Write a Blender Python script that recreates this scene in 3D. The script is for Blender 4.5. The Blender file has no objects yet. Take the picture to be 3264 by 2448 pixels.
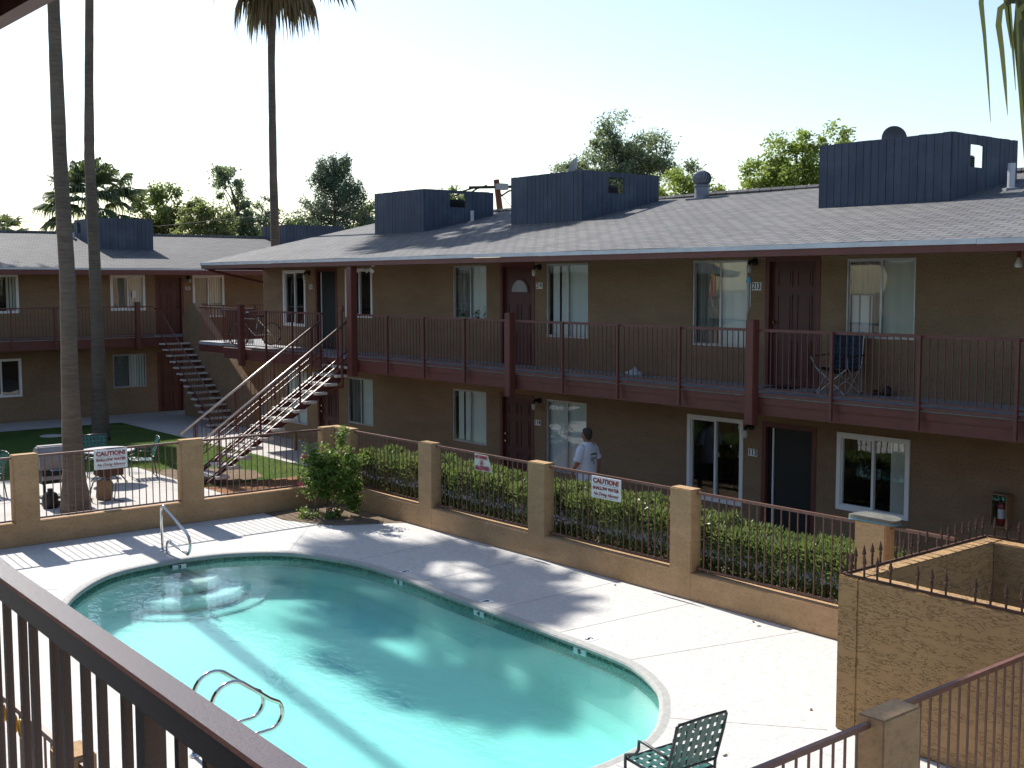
import bpy, bmesh, math, random
import numpy as np
from mathutils import Vector, Matrix
random.seed(7); RNG = np.random.default_rng(11)
S = bpy.context.scene
COL = S.collection
R = math.radians

# ------------------------------------------------------------------ materials
def new_mat(name):
    m = bpy.data.materials.new(name); m.use_nodes = True
    nt = m.node_tree; nt.nodes.clear()
    return m, nt, nt.nodes, nt.links
def node(ns, t, **kw):
    n = ns.new(t)
    for k, v in kw.items():
        if k in n.inputs.keys(): n.inputs[k].default_value = v
        else: setattr(n, k, v)
    return n
def c4(c): return (c[0], c[1], c[2], 1)
def P(name, col, col2=None, scale=4.0, rough=.8, spec=.3, bump=0., bscale=40., stretch=(1, 1, 1), metal=0., detail=5., patch=None, pscale=.6, coat=0.):
    """painted / mineral surface: colour broken up by two noises, fine bump"""
    m, nt, ns, L = new_mat(name)
    out = node(ns, 'ShaderNodeOutputMaterial'); b = node(ns, 'ShaderNodeBsdfPrincipled')
    b.inputs['Roughness'].default_value = rough; b.inputs['Specular IOR Level'].default_value = spec
    b.inputs['Metallic'].default_value = metal; b.inputs['Coat Weight'].default_value = coat; b.inputs['Coat Roughness'].default_value = .3
    L.new(b.outputs[0], out.inputs[0])
    tc = node(ns, 'ShaderNodeTexCoord'); mp = node(ns, 'ShaderNodeMapping'); mp.inputs['Scale'].default_value = stretch
    L.new(tc.outputs['Object'], mp.inputs[0])
    if col2 is None: col2 = tuple(x * .82 for x in col)
    n1 = node(ns, 'ShaderNodeTexNoise', Scale=scale, Detail=detail, Roughness=.6); L.new(mp.outputs[0], n1.inputs['Vector'])
    mx = node(ns, 'ShaderNodeMix', data_type='RGBA'); mx.inputs[6].default_value = c4(col); mx.inputs[7].default_value = c4(col2)
    rp = node(ns, 'ShaderNodeMapRange'); rp.inputs[1].default_value = .35; rp.inputs[2].default_value = .65
    L.new(n1.outputs[0], rp.inputs[0]); L.new(rp.outputs[0], mx.inputs[0])
    last = mx.outputs[2]
    if patch:
        n3 = node(ns, 'ShaderNodeTexNoise', Scale=pscale, Detail=6., Roughness=.65); L.new(tc.outputs['Object'], n3.inputs['Vector'])
        r3 = node(ns, 'ShaderNodeMapRange'); r3.inputs[1].default_value = .5; r3.inputs[2].default_value = .68; L.new(n3.outputs[0], r3.inputs[0])
        m3 = node(ns, 'ShaderNodeMix', data_type='RGBA'); m3.inputs[7].default_value = c4(patch); L.new(last, m3.inputs[6]); L.new(r3.outputs[0], m3.inputs[0])
        last = m3.outputs[2]
    L.new(last, b.inputs['Base Color'])
    if bump:
        n2 = node(ns, 'ShaderNodeTexNoise', Scale=bscale, Detail=4., Roughness=.7); L.new(mp.outputs[0], n2.inputs['Vector'])
        bp = node(ns, 'ShaderNodeBump', Strength=bump, Distance=.02); L.new(n2.outputs[0], bp.inputs['Height']); L.new(bp.outputs[0], b.inputs['Normal'])
    return m
def LEAF(name, c1, c2, trans=.35, rough=.5, spec=.4):
    m, nt, ns, L = new_mat(name)
    out = node(ns, 'ShaderNodeOutputMaterial'); b = node(ns, 'ShaderNodeBsdfPrincipled', Roughness=rough); b.inputs['Specular IOR Level'].default_value = spec
    t = node(ns, 'ShaderNodeBsdfTranslucent'); ms = node(ns, 'ShaderNodeMixShader'); ms.inputs[0].default_value = trans
    g = node(ns, 'ShaderNodeNewGeometry'); mx = node(ns, 'ShaderNodeMix', data_type='RGBA')
    mx.inputs[6].default_value = c4(c1); mx.inputs[7].default_value = c4(c2)
    L.new(g.outputs['Random Per Island'], mx.inputs[0])
    L.new(mx.outputs[2], b.inputs['Base Color'])
    br = node(ns, 'ShaderNodeMix', data_type='RGBA'); br.inputs[0].default_value = .5; br.inputs[7].default_value = (.30, .38, .10, 1); L.new(mx.outputs[2], br.inputs[6])
    L.new(br.outputs[2], t.inputs[0])
    L.new(b.outputs[0], ms.inputs[1]); L.new(t.outputs[0], ms.inputs[2]); L.new(ms.outputs[0], out.inputs[0])
    return m
def schlick(ns, L, f0, normal=None):
    """reflectance that is the same from both sides of a thin sheet"""
    lw = node(ns, 'ShaderNodeLayerWeight', Blend=.5); pw = node(ns, 'ShaderNodeMath', operation='POWER'); pw.inputs[1].default_value = 5.
    mr = node(ns, 'ShaderNodeMapRange'); mr.inputs[3].default_value = f0; mr.inputs[4].default_value = 1.
    L.new(lw.outputs['Facing'], pw.inputs[0]); L.new(pw.outputs[0], mr.inputs[0])
    if normal: L.new(normal, lw.inputs['Normal'])
    return mr
def GLASS(name, tint=(.93, .96, .96), ior=1.5):
    m, nt, ns, L = new_mat(name)
    out = node(ns, 'ShaderNodeOutputMaterial'); tr = node(ns, 'ShaderNodeBsdfTransparent'); tr.inputs[0].default_value = c4(tint)
    gl = node(ns, 'ShaderNodeBsdfGlossy', Roughness=.015); ms = node(ns, 'ShaderNodeMixShader'); fr = schlick(ns, L, .07)
    tc = node(ns, 'ShaderNodeTexCoord'); nz = node(ns, 'ShaderNodeTexNoise', Scale=1.3, Detail=1.); bp = node(ns, 'ShaderNodeBump', Strength=.05, Distance=.05)
    L.new(tc.outputs['Object'], nz.inputs['Vector']); L.new(nz.outputs[0], bp.inputs['Height']); L.new(bp.outputs[0], gl.inputs['Normal'])
    L.new(fr.outputs[0], ms.inputs[0]); L.new(tr.outputs[0], ms.inputs[1]); L.new(gl.outputs[0], ms.inputs[2]); L.new(ms.outputs[0], out.inputs[0])
    return m
def SHINGLE(name, axis):
    m, nt, ns, L = new_mat(name)
    out = node(ns, 'ShaderNodeOutputMaterial'); b = node(ns, 'ShaderNodeBsdfPrincipled', Roughness=.85); b.inputs['Specular IOR Level'].default_value = .25
    L.new(b.outputs[0], out.inputs[0])
    tc = node(ns, 'ShaderNodeTexCoord'); mp = node(ns, 'ShaderNodeMapping')
    mp.inputs['Rotation'].default_value = (0, 0, 0 if axis == 'x' else R(90)); L.new(tc.outputs['Object'], mp.inputs[0])
    br = node(ns, 'ShaderNodeTexBrick'); L.new(mp.outputs[0], br.inputs['Vector'])
    br.inputs['Color1'].default_value = (.152, .150, .153, 1); br.inputs['Color2'].default_value = (.108, .107, .112, 1); br.inputs['Mortar'].default_value = (.018, .018, .02, 1)
    for k, v in (('Scale', 1.), ('Mortar Size', .012), ('Mortar Smooth', .3), ('Bias', -.1), ('Brick Width', .31), ('Row Height', .14)): br.inputs[k].default_value = v
    n = node(ns, 'ShaderNodeTexNoise', Scale=.35, Detail=6.); L.new(tc.outputs['Object'], n.inputs['Vector'])
    n2 = node(ns, 'ShaderNodeTexNoise', Scale=120., Detail=2.); L.new(tc.outputs['Object'], n2.inputs['Vector'])
    rp = node(ns, 'ShaderNodeMapRange'); rp.inputs[1].default_value = .3; rp.inputs[2].default_value = .7; rp.inputs[3].default_value = .88; rp.inputs[4].default_value = 1.1; L.new(n.outputs[0], rp.inputs[0])
    r2 = node(ns, 'ShaderNodeMapRange'); r2.inputs[1].default_value = .3; r2.inputs[2].default_value = .7; r2.inputs[3].default_value = .75; r2.inputs[4].default_value = 1.25; L.new(n2.outputs[0], r2.inputs[0])
    ml = node(ns, 'ShaderNodeMath', operation='MULTIPLY'); L.new(rp.outputs[0], ml.inputs[0]); L.new(r2.outputs[0], ml.inputs[1])
    v = node(ns, 'ShaderNodeVectorMath', operation='SCALE'); L.new(br.outputs[0], v.inputs[0]); L.new(ml.outputs[0], v.inputs['Scale'])
    L.new(v.outputs[0], b.inputs['Base Color'])
    bp = node(ns, 'ShaderNodeBump', Strength=.6, Distance=.012); inv = node(ns, 'ShaderNodeMath', operation='SUBTRACT'); inv.inputs[0].default_value = 1.
    L.new(br.outputs['Fac'], inv.inputs[1]); L.new(inv.outputs[0], bp.inputs['Height']); L.new(bp.outputs[0], b.inputs['Normal'])
    return m
def TILE(name):
    m, nt, ns, L = new_mat(name)
    out = node(ns, 'ShaderNodeOutputMaterial'); b = node(ns, 'ShaderNodeBsdfPrincipled', Roughness=.25); L.new(b.outputs[0], out.inputs[0])
    tc = node(ns, 'ShaderNodeTexCoord'); vo = node(ns, 'ShaderNodeTexVoronoi', Scale=42.); vo.distance = 'CHEBYCHEV'; vo.inputs['Randomness'].default_value = .15
    L.new(tc.outputs['Object'], vo.inputs['Vector'])
    cr = node(ns, 'ShaderNodeValToRGB'); e = cr.color_ramp.elements; e[0].color = (.015, .04, .03, 1); e[1].color = (.16, .22, .12, 1); e.new(.5).color = (.05, .13, .10, 1)
    sx = node(ns, 'ShaderNodeSeparateColor'); L.new(vo.outputs['Color'], sx.inputs[0]); L.new(sx.outputs[0], cr.inputs[0]); L.new(cr.outputs[0], b.inputs['Base Color'])
    return m
def WATER(name):
    m, nt, ns, L = new_mat(name)
    out = node(ns, 'ShaderNodeOutputMaterial'); tr = node(ns, 'ShaderNodeBsdfTransparent'); tr.inputs[0].default_value = (.97, 1, 1, 1)
    gl = node(ns, 'ShaderNodeBsdfGlossy', Roughness=.02); ms = node(ns, 'ShaderNodeMixShader')
    df = node(ns, 'ShaderNodeBsdfDiffuse'); df.inputs[0].default_value = (.30, .70, .64, 1); mk = node(ns, 'ShaderNodeMixShader'); mk.inputs[0].default_value = .10
    tc = node(ns, 'ShaderNodeTexCoord'); mp = node(ns, 'ShaderNodeMapping'); mp.inputs['Scale'].default_value = (1, 1.6, 1); L.new(tc.outputs['Object'], mp.inputs[0])
    n1 = node(ns, 'ShaderNodeTexNoise', Scale=5., Detail=3., Roughness=.55, Distortion=.4); L.new(mp.outputs[0], n1.inputs['Vector'])
    # ripples die out away from the shallow end
    n2 = node(ns, 'ShaderNodeTexNoise', Scale=.45, Detail=1.); L.new(tc.outputs['Object'], n2.inputs['Vector'])
    rp = node(ns, 'ShaderNodeMapRange'); rp.inputs[1].default_value = .35; rp.inputs[2].default_value = .65; rp.inputs[3].default_value = .04; rp.inputs[4].default_value = .22; L.new(n2.outputs[0], rp.inputs[0])
    bp = node(ns, 'ShaderNodeBump', Distance=.035); L.new(n1.outputs[0], bp.inputs['Height']); L.new(rp.outputs[0], bp.inputs['Strength'])
    L.new(bp.outputs[0], gl.inputs['Normal']); fr = schlick(ns, L, .035, bp.outputs[0])
    L.new(tr.outputs[0], mk.inputs[1]); L.new(df.outputs[0], mk.inputs[2])
    L.new(fr.outputs[0], ms.inputs[0]); L.new(mk.outputs[0], ms.inputs[1]); L.new(gl.outputs[0], ms.inputs[2]); L.new(ms.outputs[0], out.inputs[0])
    va = node(ns, 'ShaderNodeVolumeAbsorption'); va.inputs['Color'].default_value = (.16, .87, .85, 1); va.inputs['Density'].default_value = .45
    L.new(va.outputs[0], out.inputs['Volume'])
    return m
def PLASTER(name):
    m, nt, ns, L = new_mat(name)
    out = node(ns, 'ShaderNodeOutputMaterial'); b = node(ns, 'ShaderNodeBsdfPrincipled', Roughness=.9)
    b.inputs['Base Color'].default_value = (.74, .82, .76, 1); b.inputs['Specular IOR Level'].default_value = 0.
    b.inputs['Subsurface Weight'].default_value = 1.; b.inputs['Subsurface Radius'].default_value = (1, 1, 1); b.inputs['Subsurface Scale'].default_value = .55
    L.new(b.outputs[0], out.inputs[0]); return m
def TRUNK(name):
    m, nt, ns, L = new_mat(name)
    out = node(ns, 'ShaderNodeOutputMaterial'); b = node(ns, 'ShaderNodeBsdfPrincipled', Roughness=.9); L.new(b.outputs[0], out.inputs[0])
    tc = node(ns, 'ShaderNodeTexCoord'); mp = node(ns, 'ShaderNodeMapping'); mp.inputs['Scale'].default_value = (.7, .7, 6.); L.new(tc.outputs['Object'], mp.inputs[0])
    n1 = node(ns, 'ShaderNodeTexNoise', Scale=5., Detail=8., Roughness=.7); L.new(mp.outputs[0], n1.inputs['Vector'])
    n2 = node(ns, 'ShaderNodeTexNoise', Scale=1.1, Detail=3.); L.new(tc.outputs['Object'], n2.inputs['Vector'])
    cr = node(ns, 'ShaderNodeValToRGB'); e = cr.color_ramp.elements; e[0].position = .32; e[0].color = (.05, .042, .036, 1); e[1].position = .7; e[1].color = (.19, .15, .115, 1)
    ad = node(ns, 'ShaderNodeMix', data_type='FLOAT'); ad.inputs[0].default_value = .4; L.new(n1.outputs[0], ad.inputs[2]); L.new(n2.outputs[0], ad.inputs[3])
    L.new(ad.outputs[0], cr.inputs[0]); L.new(cr.outputs[0], b.inputs['Base Color'])
    bp = node(ns, 'ShaderNodeBump', Strength=.9, Distance=.03); L.new(n1.outputs[0], bp.inputs['Height']); L.new(bp.outputs[0], b.inputs['Normal'])
    return m

M = {}
M['stucco'] = P('stucco', (.285, .192, .122), (.245, .164, .102), scale=3., rough=.9, spec=.15, bump=.9, bscale=24., stretch=(.45, .45, 1.5), patch=(.215, .145, .088), pscale=.5)
M['block'] = P('stucco_block', (.48, .315, .175), (.41, .27, .15), scale=5., rough=.9, spec=.15, bump=.7, bscale=16., stretch=(.45, .45, 1.5), patch=(.38, .245, .13), pscale=1.2)
def TROWEL(name):
    m = P(name, (.385, .245, .122), (.35, .222, .11), scale=4., rough=.9, spec=.15, patch=(.335, .21, .105), pscale=1.1)
    nt = m.node_tree; ns, L = nt.nodes, nt.links; b = [n for n in ns if n.type == 'BSDF_PRINCIPLED'][0]
    tc = [n for n in ns if n.type == 'TEX_COORD'][0]; mp = node(ns, 'ShaderNodeMapping'); mp.inputs['Scale'].default_value = (1., 1., 4.2); mp.inputs['Rotation'].default_value = (.1, -.12, 0); L.new(tc.outputs['Object'], mp.inputs[0])
    n = node(ns, 'ShaderNodeTexNoise', Scale=9., Detail=6., Roughness=.6, Distortion=.3); L.new(mp.outputs[0], n.inputs['Vector'])
    s_ = node(ns, 'ShaderNodeMath', operation='SUBTRACT'); s_.inputs[1].default_value = .5; L.new(n.outputs[0], s_.inputs[0]); a_ = node(ns, 'ShaderNodeMath', operation='ABSOLUTE'); L.new(s_.outputs[0], a_.inputs[0])
    r = node(ns, 'ShaderNodeMapRange'); r.inputs[1].default_value = .0; r.inputs[2].default_value = .016; L.new(a_.outputs[0], r.inputs[0])
    n2 = node(ns, 'ShaderNodeTexNoise', Scale=3., Detail=3.); L.new(mp.outputs[0], n2.inputs['Vector']); r2 = node(ns, 'ShaderNodeMapRange'); r2.inputs[1].default_value = .45; r2.inputs[2].default_value = .6; L.new(n2.outputs[0], r2.inputs[0])
    mxx = node(ns, 'ShaderNodeMath', operation='MAXIMUM'); L.new(r.outputs[0], mxx.inputs[0]); L.new(r2.outputs[0], mxx.inputs[1])
    src = b.inputs['Base Color'].links[0].from_socket; mx = node(ns, 'ShaderNodeMix', data_type='RGBA'); mx.inputs[6].default_value = (.19, .12, .065, 1); L.new(mxx.outputs[0], mx.inputs[0]); L.new(src, mx.inputs[7]); L.new(mx.outputs[2], b.inputs['Base Color'])
    bp = node(ns, 'ShaderNodeBump', Strength=.7, Distance=.015); L.new(mxx.outputs[0], bp.inputs['Height']); L.new(bp.outputs[0], b.inputs['Normal'])
    return m
M['trowel'] = TROWEL('trowelled_stucco')
M['trim'] = P('red_brown_paint', (.135, .04, .033), (.105, .032, .028), scale=6., rough=.45, spec=.4, bump=.1, bscale=60.)
M['door'] = P('door_paint', (.085, .026, .026), (.07, .022, .022), scale=3., rough=.4, spec=.4)
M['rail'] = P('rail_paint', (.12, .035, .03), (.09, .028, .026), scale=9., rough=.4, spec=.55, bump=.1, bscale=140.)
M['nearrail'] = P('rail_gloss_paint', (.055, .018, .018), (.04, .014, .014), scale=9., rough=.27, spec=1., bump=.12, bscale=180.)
M['stairrail'] = P('handrail_sun_glint', (.50, .44, .41), (.40, .34, .32), scale=9., rough=.42, metal=.85)  # brown-painted rails given a pale metal tone to carry the sun's glare
M['rusty'] = P('fence_paint', (.17, .07, .045), (.11, .045, .035), scale=12., rough=.5, spec=.8)
M['white'] = P('white_vinyl', (.78, .78, .78), (.72, .73, .75), rough=.4, spec=.4)
M['alu'] = P('aluminium', (.52, .52, .52), (.42, .42, .43), rough=.45, spec=.5, metal=.3)
M['glass'] = GLASS('window_glass')
M['blind'] = P('blind_vinyl', (.86, .88, .86), (.78, .81, .80), scale=1.5, rough=.6, stretch=(8, 8, .3))
M['blindtan'] = P('blind_beige', (.68, .65, .58), (.60, .58, .52), scale=1.5, rough=.6, stretch=(8, 8, .3))
M['curtain'] = P('grey_curtain', (.30, .30, .29), (.2, .2, .2), scale=3., rough=.8, stretch=(5, 5, .4))
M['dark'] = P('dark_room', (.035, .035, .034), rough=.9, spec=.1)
M['screen'] = P('dark_screen', (.018, .02, .02), rough=.55, spec=.3)
M['slate'] = P('slate_paint', (.062, .078, .115), (.047, .06, .09), scale=2.5, rough=.7, spec=.25, bump=.25, bscale=30., stretch=(3, 3, .35), patch=(.078, .095, .13), pscale=1.4)
M['shinx'] = SHINGLE('shingles_long', 'x'); M['shiny'] = SHINGLE('shingles_cross', 'y')
M['drip'] = P('galvanised_edge', (.55, .57, .62), (.45, .46, .50), scale=3., rough=.45, spec=.5)
M['conc'] = P('pool_deck_concrete', (.60, .585, .565), (.52, .505, .485), scale=9., rough=.85, spec=.2, bump=.35, bscale=34., patch=(.53, .51, .48), pscale=.35)
def FLECK(m, sc, amt):
    nt = m.node_tree; ns, L = nt.nodes, nt.links; b = [n for n in ns if n.type == 'BSDF_PRINCIPLED'][0]; tc = [n for n in ns if n.type == 'TEX_COORD'][0]
    n = node(ns, 'ShaderNodeTexNoise', Scale=sc, Detail=3., Roughness=.6); L.new(tc.outputs['Object'], n.inputs['Vector'])
    r = node(ns, 'ShaderNodeMapRange'); r.inputs[1].default_value = .36; r.inputs[2].default_value = .5; r.inputs[3].default_value = 1 - amt; r.inputs[4].default_value = 1.; L.new(n.outputs[0], r.inputs[0])
    v = node(ns, 'ShaderNodeVectorMath', operation='SCALE'); L.new(b.inputs['Base Color'].links[0].from_socket, v.inputs[0]); L.new(r.outputs[0], v.inputs['Scale']); L.new(v.outputs[0], b.inputs['Base Color']); return m
FLECK(M['conc'], 17., .14); FLECK(M['stucco'], 30., .22); FLECK(M['block'], 26., .16)
M['coping'] = P('coping_concrete', (.42, .42, .40), (.34, .34, .325), scale=14., rough=.85, spec=.2, bump=.3, bscale=50.)
M['walk'] = P('walk_concrete', (.50, .475, .45), (.42, .40, .375), scale=6., rough=.85, spec=.2, bump=.2, bscale=40., patch=(.40, .37, .34), pscale=.5)
M['slab'] = P('balcony_slab', (.34, .35, .37), (.26, .27, .29), scale=5., rough=.6, spec=.35)
M['tread'] = P('tread_concrete', (.60, .565, .51), (.48, .45, .40), scale=10., rough=.85, bump=.3, bscale=50.)
M['dirt'] = P('dirt', (.20, .145, .10), (.13, .10, .07), scale=12., rough=.95, spec=.1, bump=.8, bscale=30., patch=(.26, .19, .14), pscale=2.)
M['mulch'] = P('wood_mulch', (.33, .17, .085), (.16, .085, .05), scale=22., rough=.95, spec=.1, bump=1., bscale=30.)
M['lawn'] = P('lawn_grass', (.055, .105, .022), (.04, .08, .02), scale=14., rough=.9, spec=.1, bump=.8, bscale=60., patch=(.12, .15, .035), pscale=.5)
M['water'] = WATER('pool_water'); M['plaster'] = PLASTER('pool_plaster'); M['tile'] = TILE('mosaic_tile')
M['steel'] = P('stainless_steel', (.62, .62, .6), (.55, .55, .53), rough=.14, metal=1., scale=6.)
M['trunk'] = TRUNK('palm_trunk')
M['bark'] = P('bark', (.16, .12, .09), (.09, .07, .055), scale=8., rough=.9, bump=.6, bscale=20.)
M['lpalm'] = LEAF('palm_leaf', (.05, .085, .04), (.10, .13, .06), trans=.25)
M['lstrand'] = LEAF('old_palm_leaf', (.05, .07, .035), (.14, .12, .06), trans=.2)
M['ldead'] = LEAF('dead_palm_leaf', (.20, .13, .06), (.12, .085, .045), trans=.15)
M['lash'] = LEAF('ash_leaf', (.11, .165, .055), (.24, .27, .09), trans=.5)
M['lolive'] = LEAF('olive_leaf', (.12, .155, .07), (.25, .26, .11), trans=.5)
M['leuc'] = LEAF('eucalyptus_leaf', (.125, .175, .125), (.26, .30, .21), trans=.48)
M['lpine'] = LEAF('pine_needles', (.045, .09, .065), (.09, .14, .09), trans=.12)
M['lcit'] = LEAF('bright_leaf', (.19, .29, .05), (.36, .42, .09), trans=.45)
M['lgreen'] = LEAF('green_leaf', (.08, .13, .05), (.17, .205, .07), trans=.5)
M['lhedge'] = LEAF('oleander_leaf', (.06, .115, .025), (.17, .235, .075), trans=.3, rough=.45, spec=.7)
M['lrose'] = LEAF('rose_leaf', (.06, .13, .02), (.12, .21, .04), trans=.45)
M['pink'] = LEAF('rose_petal', (.55, .06, .16), (.65, .16, .25), trans=.3)
M['strap'] = P('green_vinyl_strap', (.03, .125, .105), (.025, .10, .085), rough=.35, spec=.5, scale=5.)
M['frame'] = P('dark_green_tube', (.03, .045, .042), (.022, .035, .033), rough=.35, spec=.5)
M['black'] = P('black_paint', (.018, .018, .019), rough=.45)
M['hood'] = P('grey_hood', (.25, .24, .25), (.2, .195, .2), rough=.45, scale=4.)
M['tan'] = P('tan_board', (.26, .16, .085), (.19, .115, .06), rough=.7, scale=5.)
M['iron'] = P('rusty_iron', (.10, .045, .03), (.05, .028, .022), rough=.75, scale=12.)
M['signw'] = P('sign_white', (.74, .76, .78), (.68, .69, .70), rough=.45, scale=3.)
M['signc'] = P('sign_cream', (.66, .68, .60), (.58, .60, .53), rough=.5, scale=3.)
M['red'] = P('sign_red', (.34, .045, .04), rough=.5); M['crimson'] = P('sign_crimson', (.42, .03, .07), rough=.5)
M['ink'] = P('black_ink', (.012, .012, .014), rough=.5)
M['skin'] = P('skin', (.33, .155, .10), (.30, .135, .085), rough=.55, scale=20.)
M['hair'] = P('short_hair', (.035, .026, .022), (.06, .048, .042), rough=.7, scale=60., bump=.5, bscale=200.)
M['tee'] = P('white_cotton', (.66, .67, .74), (.60, .61, .68), rough=.9, spec=.1, scale=5., bump=.2, bscale=9.)
M['shorts'] = P('black_cotton', (.014, .014, .017), rough=.9, spec=.1)
M['shoe'] = P('grey_shoe', (.25, .25, .25), rough=.7)
M['blue'] = P('blue_canvas', (.018, .05, .085), (.014, .04, .07), rough=.85)
M['dish'] = P('dish_grey', (.36, .37, .40), (.31, .32, .35), rough=.5)
M['dishdark'] = P('dish_dark', (.10, .105, .125), (.085, .09, .105), rough=.55)
M['vent'] = P('grey_vent_metal', (.20, .215, .25), (.14, .15, .18), rough=.5, spec=.4, scale=8.)
M['pole'] = P('creosote_wood', (.19, .085, .045), (.11, .05, .03), rough=.9, scale=6., stretch=(4, 4, .4), bump=.4)
M['lampglass'] = P('lamp_glass', (.55, .57, .55), rough=.15, spec=.6)
M['brass'] = P('brass', (.62, .42, .14), rough=.22, metal=1.)
M['plasticbag'] = P('white_plastic', (.50, .52, .56), rough=.4)
M['extred'] = P('extinguisher_red', (.38, .02, .02), rough=.3, spec=.5)
M['rubber'] = P('door_mat', (.03, .03, .032), rough=.9)
M['yellow'] = P('yellow_plastic', (.65, .33, .02), rough=.4)
M['foam'] = P('grey_foam', (.15, .15, .13), (.11, .11, .10), rough=.8, scale=9.)
M['bluerim'] = P('blue_rim', (.10, .27, .38), rough=.4)
M['gold'] = P('chime_disc', (.35, .24, .06), rough=.5)
M['soffit'] = P('soffit_board', (.20, .115, .06), (.16, .09, .05), scale=3., rough=.8, stretch=(.3, 4, 1))

# ------------------------------------------------------------------ mesh builder
ORG = {}          # object name -> world origin of the thing it belongs to
def org(parent): return ORG[parent.name]
class MB:
    def __init__(s): s.v = []; s.f = []
    def add(s, vs, fs):
        o = len(s.v); s.v += [tuple(v) for v in vs]; s.f += [tuple(i + o for i in f) for f in fs]; return s
    def quad(s, a, b, c, d): return s.add([a, b, c, d], [(0, 1, 2, 3)])
    def box(s, x0, x1, y0, y1, z0, z1):
        x0, x1 = min(x0, x1), max(x0, x1); y0, y1 = min(y0, y1), max(y0, y1); z0, z1 = min(z0, z1), max(z0, z1)
        return s.add([(x0, y0, z0), (x1, y0, z0), (x1, y1, z0), (x0, y1, z0), (x0, y0, z1), (x1, y0, z1), (x1, y1, z1), (x0, y1, z1)],
                     [(0, 3, 2, 1), (4, 5, 6, 7), (0, 1, 5, 4), (1, 2, 6, 5), (2, 3, 7, 6), (3, 0, 4, 7)])
    def bar(s, p0, p1, w, h=None, up=(0, 0, 1)):
        """rectangular bar between two points; h is measured along up"""
        h = h or w; p0 = Vector(p0); p1 = Vector(p1); d = (p1 - p0).normalized(); up = Vector(up)
        if abs(d.dot(up)) > .98: up = Vector((1, 0, 0))
        a = d.cross(up).normalized() * w / 2; b = a.cross(d).normalized() * h / 2
        vs = [p + i * a + j * b for p in (p0, p1) for i, j in ((-1, -1), (1, -1), (1, 1), (-1, 1))]
        return s.add(vs, [(3, 2, 1, 0), (4, 5, 6, 7), (0, 1, 5, 4), (1, 2, 6, 5), (2, 3, 7, 6), (3, 0, 4, 7)])
    def tube(s, pts, r, n=8, cap=True):
        pts = [Vector(p) for p in pts]; rs = r if isinstance(r, (list, tuple)) else [r] * len(pts)
        rings = []; prev = None
        for i, p in enumerate(pts):
            d = (pts[min(i + 1, len(pts) - 1)] - pts[max(i - 1, 0)]).normalized()
            if prev is None:
                u = Vector((0, 0, 1)) if abs(d.z) < .9 else Vector((1, 0, 0))
                a = d.cross(u).normalized()
            else: a = (prev - d * prev.dot(d)).normalized()
            prev = a; b = d.cross(a)
            rings.append([p + (a * math.cos(t) + b * math.sin(t)) * rs[i] for t in (2 * math.pi * k / n for k in range(n))])
        vs = [v for rg in rings for v in rg]; fs = []
        for i in range(len(pts) - 1):
            for k in range(n): fs.append((i * n + k, i * n + (k + 1) % n, (i + 1) * n + (k + 1) % n, (i + 1) * n + k))
        if cap: fs += [tuple(reversed(range(n))), tuple(range((len(pts) - 1) * n, len(pts) * n))]
        return s.add(vs, fs)
    def lathe(s, prof, c=(0, 0, 0), n=16, sx=1, sy=1):
        vs = []; fs = []
        for r, z in prof:
            for k in range(n): t = 2 * math.pi * k / n; vs.append((c[0] + r * sx * math.cos(t), c[1] + r * sy * math.sin(t), c[2] + z))
        for i in range(len(prof) - 1):
            for k in range(n): fs.append((i * n + k, i * n + (k + 1) % n, (i + 1) * n + (k + 1) % n, (i + 1) * n + k))
        fs += [tuple(reversed(range(n))), tuple(range((len(prof) - 1) * n, len(prof) * n))]
        return s.add(vs, fs)
    def prism(s, poly, axis, a0, a1):
        """poly of 2D points extruded along axis ('x': poly=(y,z); 'y': poly=(x,z); 'z': poly=(x,y))"""
        def mk(p, a): return {'x': (a, p[0], p[1]), 'y': (p[0], a, p[1]), 'z': (p[0], p[1], a)}[axis]
        n = len(poly); vs = [mk(p, a0) for p in poly] + [mk(p, a1) for p in poly]
        fs = [tuple(reversed(range(n))), tuple(range(n, 2 * n))] + [(i, (i + 1) % n, n + (i + 1) % n, n + i) for i in range(n)]
        return s.add(vs, fs)
    def loft(s, rings):
        n = len(rings[0]); vs = [v for r in rings for v in r]; fs = []
        for i in range(len(rings) - 1):
            for k in range(n): fs.append((i * n + k, i * n + (k + 1) % n, (i + 1) * n + (k + 1) % n, (i + 1) * n + k))
        fs += [tuple(reversed(range(n))), tuple(range((len(rings) - 1) * n, len(rings) * n))]
        return s.add(vs, fs)
    def build(s, name, mat, parent=None, smooth=False, bevel=0, recalc=True):
        me = bpy.data.meshes.new(name)
        if parent is not None: o = org(parent)
        else:
            a = np.array(s.v); mn = a.min(0); mx = a.max(0); o = Vector(((mn[0] + mx[0]) / 2, (mn[1] + mx[1]) / 2, mn[2]))
        me.from_pydata([(v[0] - o[0], v[1] - o[1], v[2] - o[2]) for v in s.v], [], s.f)
        if recalc:
            bm = bmesh.new(); bm.from_mesh(me); bmesh.ops.recalc_face_normals(bm, faces=bm.faces)
            if bevel: bmesh.ops.bevel(bm, geom=[e for e in bm.edges if len(e.link_faces) == 2 and e.calc_face_angle(0) > .6], offset=bevel, segments=2, affect='EDGES', clamp_overlap=True)
            bm.to_mesh(me); bm.free()
        if smooth:
            me.polygons.foreach_set('use_smooth', [True] * len(me.polygons))
            me.update()
        me.materials.append(mat)
        ob = bpy.data.objects.new(name, me); COL.objects.link(ob)
        if parent is not None: ob.parent = parent
        else: ob.location = o
        ORG[ob.name] = Vector(o)
        if smooth == 'auto':
            for p in me.polygons: p.use_smooth = True
            me.set_sharp_from_angle(angle=R(35))
        return ob
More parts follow.
